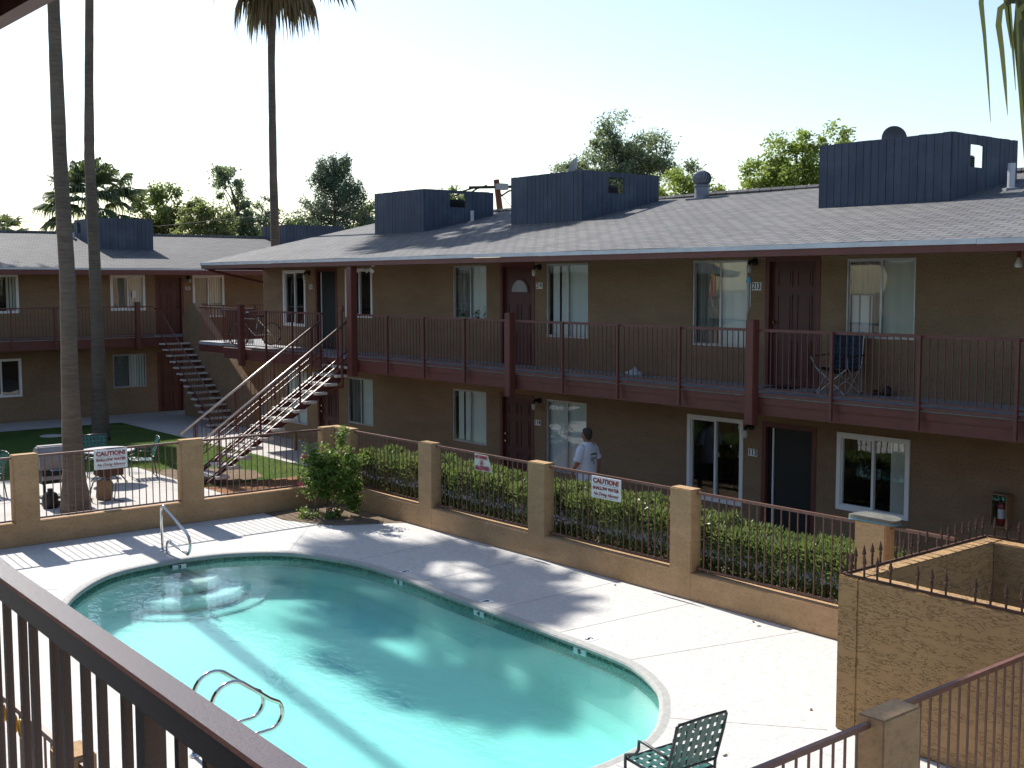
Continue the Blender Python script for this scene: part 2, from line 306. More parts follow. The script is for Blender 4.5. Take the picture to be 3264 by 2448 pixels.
def tag(o, label=None, cat=None, group=None, kind=None):
    if label: o['label'] = label
    if cat: o['category'] = cat
    if group: o['group'] = group
    if kind: o['kind'] = kind
    return o
def thing(name, label, cat, loc, group=None):
    o = bpy.data.objects.new(name, None); COL.objects.link(o); o.location = loc; o.empty_display_size = .1
    ORG[o.name] = Vector(loc); return tag(o, label, cat, group)
def copy_tree(o, parent=None):
    c = o.copy(); COL.objects.link(c); c.parent = parent
    for ch in list(o.children): copy_tree(ch, c)
    return c
def arr_mesh(name, V, F4, mat, parent=None, loc=None):
    """numpy quads"""
    me = bpy.data.meshes.new(name); o = np.array(org(parent) if parent is not None else loc)
    V = np.asarray(V, float) - o; F4 = np.asarray(F4, np.int32); k = F4.shape[1]
    me.vertices.add(len(V)); me.vertices.foreach_set('co', V.astype(np.float32).ravel())
    me.loops.add(F4.size); me.loops.foreach_set('vertex_index', F4.ravel())
    me.polygons.add(len(F4)); me.polygons.foreach_set('loop_start', np.arange(0, F4.size, k, dtype=np.int32))
    me.update(); me.validate(); me.materials.append(mat)
    ob = bpy.data.objects.new(name, me); COL.objects.link(ob)
    if parent is not None: ob.parent = parent
    else: ob.location = o
    ORG[ob.name] = Vector(o); return ob

# ------------------------------------------------------------------ lettering (built-in font turned into meshes)
def frame_x(p): return Matrix(((1, 0, 0, p[0]), (0, 0, -1, p[1]), (0, 1, 0, p[2]), (0, 0, 0, 1)))      # faces -y, reads along +x
def frame_y(p): return Matrix(((0, 0, 1, p[0]), (1, 0, 0, p[1]), (0, 1, 0, p[2]), (0, 0, 0, 1)))       # faces +x, reads along +y
def text(name, body, size, mat, parent, mtx, width=None, bold=0., shear=0., align='CENTER', ext=.002):
    cu = bpy.data.curves.new(name, 'FONT'); cu.body = body; cu.size = size; cu.align_x = align; cu.align_y = 'CENTER'
    cu.offset = bold; cu.shear = shear; cu.extrude = ext; cu.resolution_u = 3
    tmp = bpy.data.objects.new(name + '_tmp', cu); COL.objects.link(tmp)
    bpy.context.view_layer.update()
    dg = bpy.context.evaluated_depsgraph_get(); me = bpy.data.meshes.new_from_object(tmp.evaluated_get(dg))
    bpy.data.objects.remove(tmp); bpy.data.curves.remove(cu)
    xs = [v.co.x for v in me.vertices]; w = max(xs) - min(xs)
    k = (width / w) if width else 1.
    me.transform(Matrix.Translation(-org(parent)) @ mtx @ Matrix.Diagonal((k, 1, 1, 1)))
    me.name = name; me.materials.clear(); me.materials.append(mat)
    ob = bpy.data.objects.new(name, me); COL.objects.link(ob); ob.parent = parent; ORG[ob.name] = org(parent); return ob

ZD = 2.63      # upper walkway level
# caution signs: origin at the sign, text sits 3 mm proud
def caution(label, mk, ctr, w, h, boxargs):
    t = thing('warning_sign', label, 'sign', ctr, 'caution signs on the pool fence')
    MB().box(*boxargs).build('sign_board', M['signw'], t)
    def at(du, dz): return mk((ctr[0] + (du if mk is frame_x else .0), ctr[1] + (du if mk is frame_y else .0), ctr[2] + dz))
    off = Matrix.Translation((0, 0, .012))
    text('lettering', 'CAUTION!', .10, M['red'], t, at(0, .095) @ off, width=w * .88, bold=.004)
    text('lettering', 'SHALLOW WATER', .068, M['red'], t, at(0, -.012) @ off, width=w * .90, bold=.002)
    text('lettering', 'No Diving Allowed', .07, M['red'], t, at(0, -.098) @ off, width=w * .85, shear=.35)
    b = MB()
    for dz in (.042, -.142):
        if mk is frame_x: b.box(ctr[0] - w * .43, ctr[0] + w * .43, ctr[1] - .0125, ctr[1] - .0105, ctr[2] + dz - .0015, ctr[2] + dz + .0015)
        else: b.box(ctr[0] + .0105, ctr[0] + .0125, ctr[1] - w * .43, ctr[1] + w * .43, ctr[2] + dz - .0015, ctr[2] + dz + .0015)
    b.build('rule_line', M['red'], t)
    return t
XS, YS = -20.27, 12.12
caution('white caution sign with red lettering hung on the fence in front of the patio chairs', frame_y, (XS, 7.612, 1.34), .585, .34, (XS - .008, XS + .008, 7.32, 7.905, 1.17, 1.51))
caution('white caution sign with red lettering on the fence in front of the walking man', frame_x, (-12.53, YS, 1.345), .615, .32, (-12.837, -12.222, YS - .008, YS + .008, 1.182, 1.507))
t = thing('warning_sign', 'worn cream sign reading NO DIVING ALLOWED with bent right edge', 'sign', (-15.52, YS, 1.375))
MB().add([(-15.725, YS, 1.518), (-15.355, YS - .01, 1.514), (-15.275, YS + .02, 1.238), (-15.722, YS, 1.238), (-15.725, YS + .01, 1.518), (-15.355, YS, 1.514), (-15.275, YS + .03, 1.238), (-15.722, YS + .01, 1.238)],
         [(0, 1, 2, 3), (7, 6, 5, 4), (0, 4, 5, 1), (1, 5, 6, 2), (2, 6, 7, 3), (3, 7, 4, 0)]).build('sign_board', M['signc'], t)
text('lettering', 'NO DIVING', .075, M['crimson'], t, frame_x((-15.535, YS - .014, 1.47)), width=.33, bold=.003)
text('lettering', 'ALLOWED', .095, M['crimson'], t, frame_x((-15.51, YS - .006, 1.285)), width=.39, bold=.004)
b = MB(); b.tube([(-15.525 + .038 * math.cos(a), YS - .012, 1.38 + .042 * math.sin(a)) for a in [k * math.pi / 12 for k in range(25)]], .004, 6, False)
b.bar((-15.552, YS - .012, 1.407), (-15.498, YS - .012, 1.353), .004); b.bar((-15.545, YS - .012, 1.355), (-15.515, YS - .012, 1.40), .009); b.bar((-15.53, YS - .012, 1.37), (-15.50, YS - .012, 1.36), .007)
b.build('symbol', M['crimson'], t)

def plate(num, x0, x1, z0, z1, label, face='x', wall=16.3):
    g = 'apartment number plates'
    if face == 'x':
        t = thing('number_plate', label, 'number plate', ((x0 + x1) / 2, wall, z0), g)
        MB().box(x0, x1, wall - .012, wall - .001, z0, z1).build('plate', M['white'], t)
        text('number', num, .15, M['ink'], t, frame_x(((x0 + x1) / 2, wall - .015, (z0 + z1) / 2)), width=(x1 - x0) * .86, bold=.002)
    else:
        t = thing('number_plate', label, 'number plate', (wall, (x0 + x1) / 2, z0), g)
        MB().box(wall + .001, wall + .012, x0, x1, z0, z1).build('plate', M['white'], t)
        text('number', num, .13, M['ink'], t, frame_y((wall + .015, (x0 + x1) / 2, (z0 + z1) / 2)), width=(x1 - x0) * .86, bold=.002)
plate('213', -13.24, -13.05, 4.25, 4.39, 'white number plate reading 213 beside the six panel red door')
plate('214', -18.98, -18.79, 4.26, 4.39, 'white number plate reading 214 beside the door with the arched window')
plate('215', -28.48, -28.30, 4.22, 4.35, 'white number plate reading 215 left of the dark upstairs screen door')
plate('113', -13.27, -13.08, 1.36, 1.49, 'white number plate reading 113 beside the ground floor screen door')
plate('114', -19.03, -18.84, 1.37, 1.49, 'white number plate reading 114 beside the ground floor door near the man')
plate('202', 17.36, 17.54, 4.15, 4.27, 'white number plate reading 202 on the far left building upstairs', 'y', -38.81)
plate('102', 17.36, 17.54, 1.52, 1.64, 'white number plate reading 102 behind the far staircase', 'y', -38.81)

# ------------------------------------------------------------------ facade kit
class Facade:
    """u runs to the right along the wall, d into the building, z up"""
    def __init__(s, kind, w): s.kind = kind; s.w = w
    def p(s, u, d, z): return (u, s.w + d, z) if s.kind == 'x' else (s.w - d, u, z)
    def box(s, b, u0, u1, d0, d1, z0, z1):
        a = s.p(u0, d0, z0); c = s.p(u1, d1, z1); return b.box(a[0], c[0], a[1], c[1], a[2], c[2])
FR = Facade('x', 16.3); FL = Facade('y', -38.81)
def wall_with_holes(F, u0, u1, z0, z1, holes, depth, ridge, reveal=.13):
    b = MB(); us = sorted({u0, u1, *[h[0] for h in holes], *[h[1] for h in holes]}); zs = sorted({z0, z1, *[h[2] for h in holes], *[h[3] for h in holes]})
    us = [u for u in us if u0 <= u <= u1]
    for i in range(len(us) - 1):
        for j in range(len(zs) - 1):
            cu, cz = (us[i] + us[i + 1]) / 2, (zs[j] + zs[j + 1]) / 2
            if any(h[0] < cu < h[1] and h[2] < cz < h[3] for h in holes): continue
            b.quad(F.p(us[i], 0, zs[j]), F.p(us[i + 1], 0, zs[j]), F.p(us[i + 1], 0, zs[j + 1]), F.p(us[i], 0, zs[j + 1]))
    for a, c, e, f in holes:
        for q in (((a, e), (a, f)), ((a, f), (c, f)), ((c, f), (c, e)), ((c, e), (a, e))):
            (p, q1), (r, s1) = q
            b.quad(F.p(p, 0, q1), F.p(r, 0, s1), F.p(r, reveal, s1), F.p(p, reveal, q1))
    for u in (u0, u1):
        vs = [F.p(u, 0, z0), F.p(u, depth, z0), F.p(u, depth, z1), F.p(u, depth / 2, ridge), F.p(u, 0, z1)]; b.add(vs, [(0, 1, 2, 3, 4)])
    b.quad(F.p(u0, depth, z0), F.p(u1, depth, z0), F.p(u1, depth, z1), F.p(u0, depth, z1))
    bm_v = {}                                        # weld
    return b
def blind_slats(F, b, u0, u1, d, z0, z1, w=.085, gap=None, ang=.22):
    n = max(1, int((u1 - u0) / (w * .92))); st = (u1 - u0) / n
    for i in range(n):
        if gap and i in gap: continue
        c = u0 + (i + .5) * st; a = ang + random.uniform(-.12, .12); hx, hd = w / 2 * math.cos(a), w / 2 * math.sin(a)
        sw = random.uniform(-.006, .006)
        for dd in (0, .003):
            b.quad(F.p(c - hx, d - hd + dd, z1), F.p(c + hx, d + hd + dd, z1), F.p(c + hx + sw, d + hd + dd, z0), F.p(c - hx + sw, d - hd + dd, z0))
def window(F, bld, u0, u1, z0, z1, style, left, right, holes, label=None, mull=.5):
    holes.append((u0, u1, z0, z1)); fw = .075 if style == 'white' else .028; mat = M['white'] if style == 'white' else M['alu']
    d0, d1 = (-.022, .07) if style == 'white' else (.012, .07)
    b = MB(); e = .03 if style == 'white' else 0.
    F.box(b, u0 - e, u0 + fw - e, d0, d1, z0 - e, z1 + e); F.box(b, u1 - fw + e, u1 + e, d0, d1, z0 - e, z1 + e)
    F.box(b, u0 + fw - e, u1 - fw + e, d0, d1, z1 - fw + e, z1 + e); F.box(b, u0 + fw - e, u1 - fw + e, d0, d1, z0 - e, z0 + fw - e)
    um = u0 + (u1 - u0) * mull; F.box(b, um - .02, um + .02, d0 + .022, d1 - .006, z0 + fw - e, z1 - fw + e)
    # sliding sash inside frame
    a0, a1 = (u0 + fw - e, um - .02); s = .022
    F.box(b, a0, a0 + s, d0 + .03, d1 - .012, z0 + fw - e, z1 - fw + e); F.box(b, a0 + s, a1, d0 + .03, d1 - .012, z1 - fw + e - s, z1 - fw + e); F.box(b, a0 + s, a1, d0 + .03, d1 - .012, z0 + fw - e, z0 + fw - e + s)
    w = b.build('window', mat, bld)
    if label: w['label'] = label
    pz0, pz1 = z0 + fw - e - .004, z1 - fw + e + .004
    for q0, q1 in ((u0 + fw - e - .004, um - .018), (um + .018, u1 - fw + e + .004)):
        g = MB(); F.box(g, q0, q1, d1 - .034, d1 - .028, pz0, pz1); g.build('pane', M['glass'], w)
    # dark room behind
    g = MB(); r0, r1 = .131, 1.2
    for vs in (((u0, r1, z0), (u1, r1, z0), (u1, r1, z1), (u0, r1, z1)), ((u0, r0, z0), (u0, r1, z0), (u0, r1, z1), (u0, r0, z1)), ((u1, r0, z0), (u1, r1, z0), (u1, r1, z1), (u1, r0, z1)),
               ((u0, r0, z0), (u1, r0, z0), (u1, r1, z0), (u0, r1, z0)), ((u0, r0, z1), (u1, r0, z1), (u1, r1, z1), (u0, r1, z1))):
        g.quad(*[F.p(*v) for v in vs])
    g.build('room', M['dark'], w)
    for side, (q0, q1) in ((left, (u0 + .03, um)), (right, (um, u1 - .03))):
        g = MB()
        if side == 'blind' or side == 'tan': blind_slats(F, g, q0, q1,   .10, z0 + .02, z1 - .03, gap=None); g.build('vertical_blind', M['blind' if side == 'blind' else 'blindtan'], w)
        elif side == 'gap': blind_slats(F, g, q0 + .1, q1,   .10, z0 + .02, z1 - .03, gap={2}); g.build('vertical_blind', M['blind'], w)
        elif side == 'half': blind_slats(F, g, q0 + (q1 - q0) * .45, q1,   .10, z0 + .02, z1 - .03); g.build('vertical_blind', M['blindtan'], w)
        elif side == 'curtain':
            n = 26; rows = []
            for i in range(n + 1):
                u = q0 + (q1 - q0) * i / n; d = .12 + .025 * math.sin(i * 1.5) + .012 * math.sin(i * .7); rows.append((u, d))
            for i in range(n): g.quad(F.p(rows[i][0], rows[i][1], z0 + .01), F.p(rows[i + 1][0], rows[i + 1][1], z0 + .01), F.p(rows[i + 1][0], rows[i + 1][1] - .004, z1 - .02), F.p(rows[i][0], rows[i][1] - .004, z1 - .02))
            g.build('curtain', M['curtain'], w, smooth=True)
    return w
def door(F, bld, u0, u1, z0, z1, style, holes, label=None, knob='left'):
    holes.append((u0, u1, z0, z1)); j = .085
    b = MB(); F.box(b, u0, u0 + j, -.012, .12, z0, z1); F.box(b, u1 - j, u1, -.012, .12, z0, z1); F.box(b, u0 + j, u1 - j, -.012, .12, z1 - j, z1)
    a0, a1, c1 = u0 + j, u1 - j, z1 - j
    if style == 'screen':
        g = MB(); F.box(g, a0, a1, .085, .115, z0 + .01, c1); d = g.build('door', M['screen'], bld)
        h = MB(); F.box(h, a0 + .09, a0 + .115, .06, .084, z0 + .02, c1 - .02); h.build('door_edge', M['white'], d)
        h = MB()
        for q in ((a0, a0 + .06), (a1 - .06, a1)): F.box(h, q[0], q[1], .06, .084, z0 + .02, c1 - .003)
        h.build('screen_frame', M['black'], d)
    else:
        g = MB(); F.box(g, a0, a1, .07, .115, z0 + .012, c1); H = c1 - z0; W = a1 - a0
        rows = ((.06, .37), (.43, .74), (.80, .93)) if style == 'six' else ((.06, .33), (.40, .62))
        for r0, r1 in rows:
            for q0, q1 in ((.13, .45), (.55, .87)):
                x0, x1, y0, y1 = a0 + W * q0, a0 + W * q1, z0 + H * r0, z0 + H * r1
                F.box(g, x0, x1, .058, .069, y0, y0 + .018); F.box(g, x0, x1, .058, .069, y1 - .018, y1); F.box(g, x0, x0 + .018, .058, .069, y0 + .018, y1 - .018); F.box(g, x1 - .018, x1, .058, .069, y0 + .018, y1 - .018)
                F.box(g, x0 + .05, x1 - .05, .06, .069, y0 + .05, y1 - .05)
        d = g.build('door', M['door'], bld)
        if style == 'fan':
            cu, cz = (a0 + a1) / 2, z0 + H * .74; n = 14; k = MB(); ri, ro = W * .27, W * .33
            for i in range(n):
                t0, t1 = math.pi * i / n, math.pi * (i + 1) / n
                k.add([F.p(cu + r * math.cos(t), dd, cz + r * math.sin(t) * .95) for t in (t0, t1) for r in (ri, ro) for dd in (.052, .069)],
                      [(0, 2, 6, 4), (0, 4, 5, 1), (2, 3, 7, 6)])
            F.box(k, cu - ro, cu + ro, .052, .069, cz - .03, cz); k.build('fanlight_frame', M['door'], d)
            k = MB(); k.add([F.p(cu + ri * math.cos(math.pi * i / n), .062, cz + ri * math.sin(math.pi * i / n) * .95) for i in range(n + 1)], [tuple(range(n + 1))]); k.build('fanlight_pane', M['dish'], d)
        hu = a0 + .07 if knob == 'left' else a1 - .07; h = MB()
        for hz in (z0 + .92, z0 + 1.08):
            c = F.p(hu, .03, hz); h.lathe([(.0, -.03), (.02, -.025), (.03, 0), (.02, .025), (.0, .03)], c, 10)
            e = F.p(hu, .07, hz); h.bar(c, e, .015)
        h.build('handle', M['brass'], d)
    if label: d['label'] = label
    b.build('frame', M['trim'], d)
    return d
def balusters(b, p0, p1, z0, z1, step=.112, w=.014, skip_ends=True):
    p0 = Vector(p0); p1 = Vector(p1); L = (p1 - p0).length; n = max(2, round(L / step))
    for i in range(1 if skip_ends else 0, n if skip_ends else n + 1):
        p = p0 + (p1 - p0) * (i / n); b.box(p.x - w / 2, p.x + w / 2, p.y - w / 2, p.y + w / 2, z0, z1)
def screen_box(x0, x1, y0, y1, ztop, roof, win, label, front='y'):
    """plank screen on the roof; roof(x,y) gives the roof height; win = (side, a0, a1, z0, z1)"""
    t = thing('rooftop_screen', label, 'rooftop screen', ((x0 + x1) / 2, (y0 + y1) / 2, roof((x0 + x1) / 2, (y0 + y1) / 2)), 'plank screens around the rooftop coolers')
    pw = .145; th = .03
    def side(axis, c, a0, a1, w=None):
        b = MB(); n = max(1, round((a1 - a0) / pw)); st = (a1 - a0) / n
        rf = lambda q: roof(q, c) if axis == 'x' else roof(c, q)
        sg = 1 if c < ((y0 + y1) / 2 if axis == 'x' else (x0 + x1) / 2) else -1
        def put(q0, q1, s0, s1, d0, d1):
            if axis == 'x': b.box(q0, q1, c + sg * d0, c + sg * d1, s0, s1)
            else: b.box(c + sg * d0, c + sg * d1, q0, q1, s0, s1)
        for i in range(n):
            j = random.uniform(-.003, .003); zt = ztop + random.uniform(-.005, .005); g = .006 + .005 * random.random()
            p0, p1 = a0 + i * st, a0 + (i + 1) * st
            cuts = sorted({p0, p1, *[v for v in (w[:2] if w else ()) if p0 < v < p1]})
            for q0, q1 in zip(cuts[:-1], cuts[1:]):
                zb = min(rf(q0), rf(q1)) - .03; spans = [(zb, zt)]
                if w and w[0] <= (q0 + q1) / 2 <= w[1]: spans = [(zb, w[2]), (w[3], zt)]
                e0 = g / 2 if q0 == p0 else 0; e1 = g / 2 if q1 == p1 else 0
                for s0, s1 in spans:
                    put(q0 + e0, q1 - e1, s0, s1, -th / 2 + j, th / 2 + j); put(q0, q1, s0 + .01, s1 - .012, th / 2 + .004, th / 2 + .010)
        # inner battens close the gaps
        e = .022
        zl = max(roof(*((a0, c) if axis == 'x' else (c, a0))), roof(*((a1, c) if axis == 'x' else (c, a1)))) + .02
        s = 1 if c < ((y0 + y1) / 2 if axis == 'x' else (x0 + x1) / 2) else -1
        for zz in (ztop - .12, max(zl, ztop - .75)):
            cc = c + s * (th / 2 + .030)
            if axis == 'x': b.box(a0 + .05, a1 - .05, cc - .018, cc + .018, zz - .04, zz + .04)
            else:
                for g0, g1 in (((a0 + .05, w[0]), (w[1], a1 - .05)) if w else ((a0 + .05, a1 - .05),)): b.box(cc - .018, cc + .018, g0, g1, zz - .04, zz + .04)
        return b.build('plank_side', M['slate'], t)
    side('x', y0, x0 + .02, x1 - .02, win[1:] if win and win[0] == 'front' else None)
    side('y', x0, y0, y1, win[1:] if win and win[0] == 'left' else None); side('y', x1, y0, y1, win[1:] if win and win[0] == 'right' else None)
    return t

# ================================================================== RIGHT (LONG) BUILDING
XE = 9.0
bR = thing('apartment_building', 'long two storey tan stucco apartment building with upstairs walkway facing the pool', 'apartment building', (-12., 21., 0))
HR = []
window(FR, bR, -14.62, -13.36, 3.25, 4.775, 'alu', 'curtain', 'blind', HR)
door(FR, bR, -12.96, -11.83, ZD, 4.82, 'six', HR)
window(FR, bR, -11.34, -10.10, 3.50, 4.76, 'alu', 'curtain', 'tan', HR)
window(FR, bR, -14.67, -13.42, .46, 1.95, 'white', '', '', HR)
door(FR, bR, -12.98, -11.85, .0, 1.99, 'screen', HR)
window(FR, bR, -11.41, -10.14, .72, 1.93, 'white', '', 'half', HR)
window(FR, bR, -21.93, -20.69, 3.55, 4.77, 'alu', 'curtain', 'blind', HR)
door(FR, bR, -20.20, -19.04, ZD, 4.82, 'fan', HR)
window(FR, bR, -18.67, -17.40, 3.26, 4.775, 'alu', 'gap', 'blind', HR)
window(FR, bR, -21.97, -20.71, .74, 1.95, 'alu', 'gap', 'blind', HR)
door(FR, bR, -20.21, -19.06, .0, 1.99, 'six', HR)
window(FR, bR, -18.67, -17.43, .45, 1.95, 'alu', 'blind', 'blind', HR)
window(FR, bR, -29.89, -28.70, 3.22, 4.71, 'white', '', '', HR)
door(FR, bR, -28.14, -27.02, ZD, 4.78, 'screen', HR)
window(FR, bR, -26.57, -25.34, 3.53, 4.72, 'white', '', '', HR)
window(FR, bR, -26.58, -25.36, .74, 1.94, 'alu', 'curtain', 'blind', HR)
door(FR, bR, -28.12, -27.02, .0, 1.95, 'six', HR)
window(FR, bR, -29.90, -28.70, .46, 1.95, 'alu', 'blind', 'blind', HR)
for k in (1, 2):                                                    # the rest of the row, out of the frame to the right
    o = 7.2 * k
    window(FR, bR, -14.62 + 8.2 * k, -13.36 + 8.2 * k, 3.25, 4.775, 'alu', 'blind', 'blind', HR)
    door(FR, bR, -12.96 + 8.2 * k, -11.83 + 8.2 * k, ZD, 4.82, 'six', HR)
    window(FR, bR, -14.67 + 8.2 * k, -13.42 + 8.2 * k, .46, 1.95, 'white', 'blind', 'blind', HR)
wall_with_holes(FR, -31.13, XE, -.05, 4.86, HR, 8.8, 6.2).build('wall', M['stucco'], bR, recalc=False)
# roof: two slopes
SL = .22; EY, EZ, RY = 14.43, 4.955, 20.73
RZ = EZ + SL * (RY - EY)
def roofR(x, y): return EZ + SL * (y - EY) if y < RY else RZ - SL * (y - RY)
b = MB(); xg = -31.18; n = 60; ys = [EY, 16.5, 18.6, RY, 22.8, 25., 2 * RY - EY]
for sgn in (0, 1):
    for i in range(n):
        xa, xb_ = xg + (XE + .3 - xg) * i / n, xg + (XE + .3 - xg) * (i + 1) / n
        for j in range(len(ys) - 1):
            sag = lambda x, y: .004 * math.sin(x * 1.3 + y) + .003 * math.sin(x * 3.1)
            q = [(x, y, roofR(x, y) + sag(x, y) - .06 * sgn) for x, y in ((xa, ys[j]), (xb_, ys[j]), (xb_, ys[j + 1]), (xa, ys[j + 1]))]
            b.quad(*(q if not sgn else q[::-1]))
roof = b.build('roof', M['shinx'], bR, recalc=False)
b = MB()
for i in range(14):
    xa, xb_ = xg - .01 + (XE + .3 - xg) * i / 14, xg - .01 + (XE + .3 - xg) * (i + 1) / 14; dz = .002 * math.sin(i * 2.1)
    b.box(xa, xb_ - .004, EY - .035, EY - .012, EZ - .075 + dz, EZ - .005 + dz)
b.build('drip_edge', M['drip'], roof)
MB().box(xg + .02, XE + .2, EY - .01, EY + .03, EZ - .175, EZ - .078).build('fascia', M['trim'], roof)
b = MB(); b.quad((xg + .03, EY + .04, EZ - .13), (XE + .2, EY + .04, EZ - .13), (XE + .2, 16.3, EZ - .135), (xg + .03, 16.3, EZ - .135)); b.quad((xg + .03, EY + .04, EZ - .11), (XE + .2, EY + .04, EZ - .11), (XE + .2, 16.3, EZ - .115), (xg + .03, 16.3, EZ - .115))
b.build('soffit', M['soffit'], roof)
b = MB(); b.bar((-31.05, EY + .05, EZ - .14), (-31.05, 16.28, EZ - .14), .06, .12); b.bar((-31.05, EY + .15, EZ - .2), (-31.05, 16.25, EZ - .55), .05, .07); b.build('rake_bracket', M['trim'], roof)
b = MB()
for y0, y1 in ((EY, RY), (2 * RY - EY, RY)): b.bar((xg - .012, y0, EZ - .075), (xg - .012, y1, RZ - .075), .03, .10)
b.build('rake_board', M['trim'], roof)
MB().tube([(x, RY, RZ + .025 + .01 * math.sin(x)) for x in np.linspace(xg, XE, 40)], .06, 6).build('ridge_cap', M['shinx'], roof)
# upper walkway
XW = -30.33; YB = 14.65
b = MB(); b.box(XW, XE, YB + .061, 16.30, ZD - .09, ZD); b.box(XW, XE, YB - .012, YB + .06, ZD - .018, ZD - .002); b.box(-33.9, XW, 15.55, 18.4, ZD - .09, ZD); b.build('walkway_slab', M['slab'], bR)
b = MB(); b.box(XW, XE, YB + .0, YB + .06, ZD - .30, ZD - .02); b.box(XW - .01, XE, YB - .022, YB - .002, ZD - .125, ZD - .02); b.box(XW, XW + .06, YB + .06, 16.29, ZD - .30, ZD - .092); b.box(-33.9, XW, 15.56, 15.62, ZD - .30, ZD - .092); b.build('walkway_beam', M['trim'], bR)
b = MB(); b.quad((XW + .06, YB + .06, ZD - .2), (XE, YB + .06, ZD - .2), (XE, 16.3, ZD - .2), (XW + .06, 16.3, ZD - .2)); b.build('walkway_soffit', M['soffit'], bR)
for x in (-29.07, -17.74, -11.81, -5.9, .1):
    g = MB(); g.box(x - .085, x + .085, YB - .17, YB - .025, 2.18, 3.81); g.build('post', M['trim'], bR, bevel=.012)
g = MB(); g.box(-23.58, -23.36, YB - .19, YB - .025, 2.24, EZ - .185); g.build('post', M['trim'], bR, bevel=.012)
g = MB(); g.tube([(-23.68, YB - .22, 3.74), (-23.72, YB - .22, 3.83), (-23.76, YB - .22, 3.78), (-23.76, YB - .22, 2.1), (-23.74, YB - .22, 1.98), (-24.4, YB - .2, 1.86), (-24.5, YB - .2, 1.86)], .035, 8); g.build('conduit', M['trim'], bR, smooth=True)
# railings: things of their own
def balcony_rail(label, segs, posts, yb, side=None):
    x0, x1 = segs[0][0], segs[-1][1]
    t = thing('balcony_railing', label, 'railing', ((x0 + x1) / 2, yb, ZD), 'railings of the upstairs walkways')
    b = MB(); c = MB(); d = MB()
    for a0, a1 in segs:
        b.box(a0, a1, yb - .02, yb + .02, ZD + 1.0, ZD + 1.045)
        c.box(a0, a1, yb - .012, yb + .012, ZD + .10, ZD + .118); c.box(a0, a1, yb - .018, yb + .018, ZD + .012, ZD + .052)
        ps = sorted([a0] + [p for p in posts if a0 < p < a1] + [a1])
        for i in range(len(ps) - 1): balusters(d, (ps[i], yb, 0), (ps[i + 1], yb, 0), ZD + .118, ZD + 1.0)
    if side:
        xs, y1 = side; b.box(xs - .02, xs + .02, yb + .02, y1, ZD + 1.0, ZD + 1.045); c.box(xs - .012, xs + .012, yb + .02, y1, ZD + .1, ZD + .118); balusters(d, (xs, yb, 0), (xs, y1, 0), ZD + .118, ZD + 1.0)
    b.build('top_rail', M['rail'], t); c.build('bottom_rail', M['rail'], t); d.build('balusters', M['rail'], t)
    for p in posts:
        g = MB(); g.box(p - .022, p + .022, yb - .024, yb + .024 if p not in (segs[0][0],) else yb + .024, ZD - .27, ZD + 1.04) if False else g.box(p - .022, p + .022, yb - .07, yb - .0245, ZD - .27, ZD + 1.03); g.build('post', M['rail'], t)
    return t
yr = YB - .055
balcony_rail('red brown balcony railing right of the open staircase, running to the right edge', [(-23.34, -17.84), (-17.64, -11.91), (-11.71, XE)], [-22.02, -20.62, -19.19, -16.21, -14.77, -13.32, -10.34, -8.92, -7.53, -4.5, -3., -1.5, 1.5], yr)
balcony_rail('short red brown balcony railing left of the open staircase, with a bicycle behind it', [(-30.31, -29.17), (-28.97, -24.92)], [-27.67, -26.29, -24.92], yr, (-30.31, 15.55))
t = thing('balcony_railing', 'red brown railing of the link walkway between the two buildings', 'railing', (-32.1, 15.6, ZD), 'railings of the upstairs walkways')
b = MB(); b.box(-33.9, -30.34, 15.58, 15.62, ZD + 1., ZD + 1.045); b.build('top_rail', M['rail'], t); b = MB(); balusters(b, (-33.9, 15.6, 0), (-30.34, 15.6, 0), ZD + .03, ZD + 1.); b.build('balusters', M['rail'], t)

# rooftop screens
screen_box(-27.55, -25.2, 17.84, 20.1, 6.80, roofR, ('right', 18.64, 19.16, 6.36, 6.72), 'blue grey plank screen nearest the pine on the long roof, with a square opening')
screen_box(-22.0, -19.48, 18.1, 20.5, 6.87, roofR, ('right', 18.85, 19.36, 6.40, 6.76), 'blue grey plank screen in the middle of the long roof, below the tilted dish')
screen_box(-13.02, -10.45, 17.84, 19.9, 6.81, roofR, ('right', 18.36, 18.80, 6.28, 6.65), 'largest blue grey plank screen, at the right end of the long roof')

for x, y, top, lab in ((-26.3, 19.2, 6.62, 'dark evaporative cooler inside the screen nearest the pine'), (-20.7, 19.5, 6.67, 'dark evaporative cooler inside the middle rooftop screen'), (-11.55, 19.25, 6.60, 'dark evaporative cooler inside the largest rooftop screen')):
    t = thing('evaporative_cooler', lab, 'rooftop cooler', (x, y, roofR(x, y)), 'coolers behind the rooftop screens')
    g = MB(); g.box(x - .45, x + .45, y - .45, y + .45, roofR(x, y - .45) + .06, top); g.build('cabinet', M['black'], t, bevel=.02)
    g = MB()
    for i in range(10): zz = roofR(x, y) + .16 + i * .04; g.box(x + .455, x + .465, y - .4, y + .4, zz, zz + .02)
    g.build('louvre', M['dark'], t)
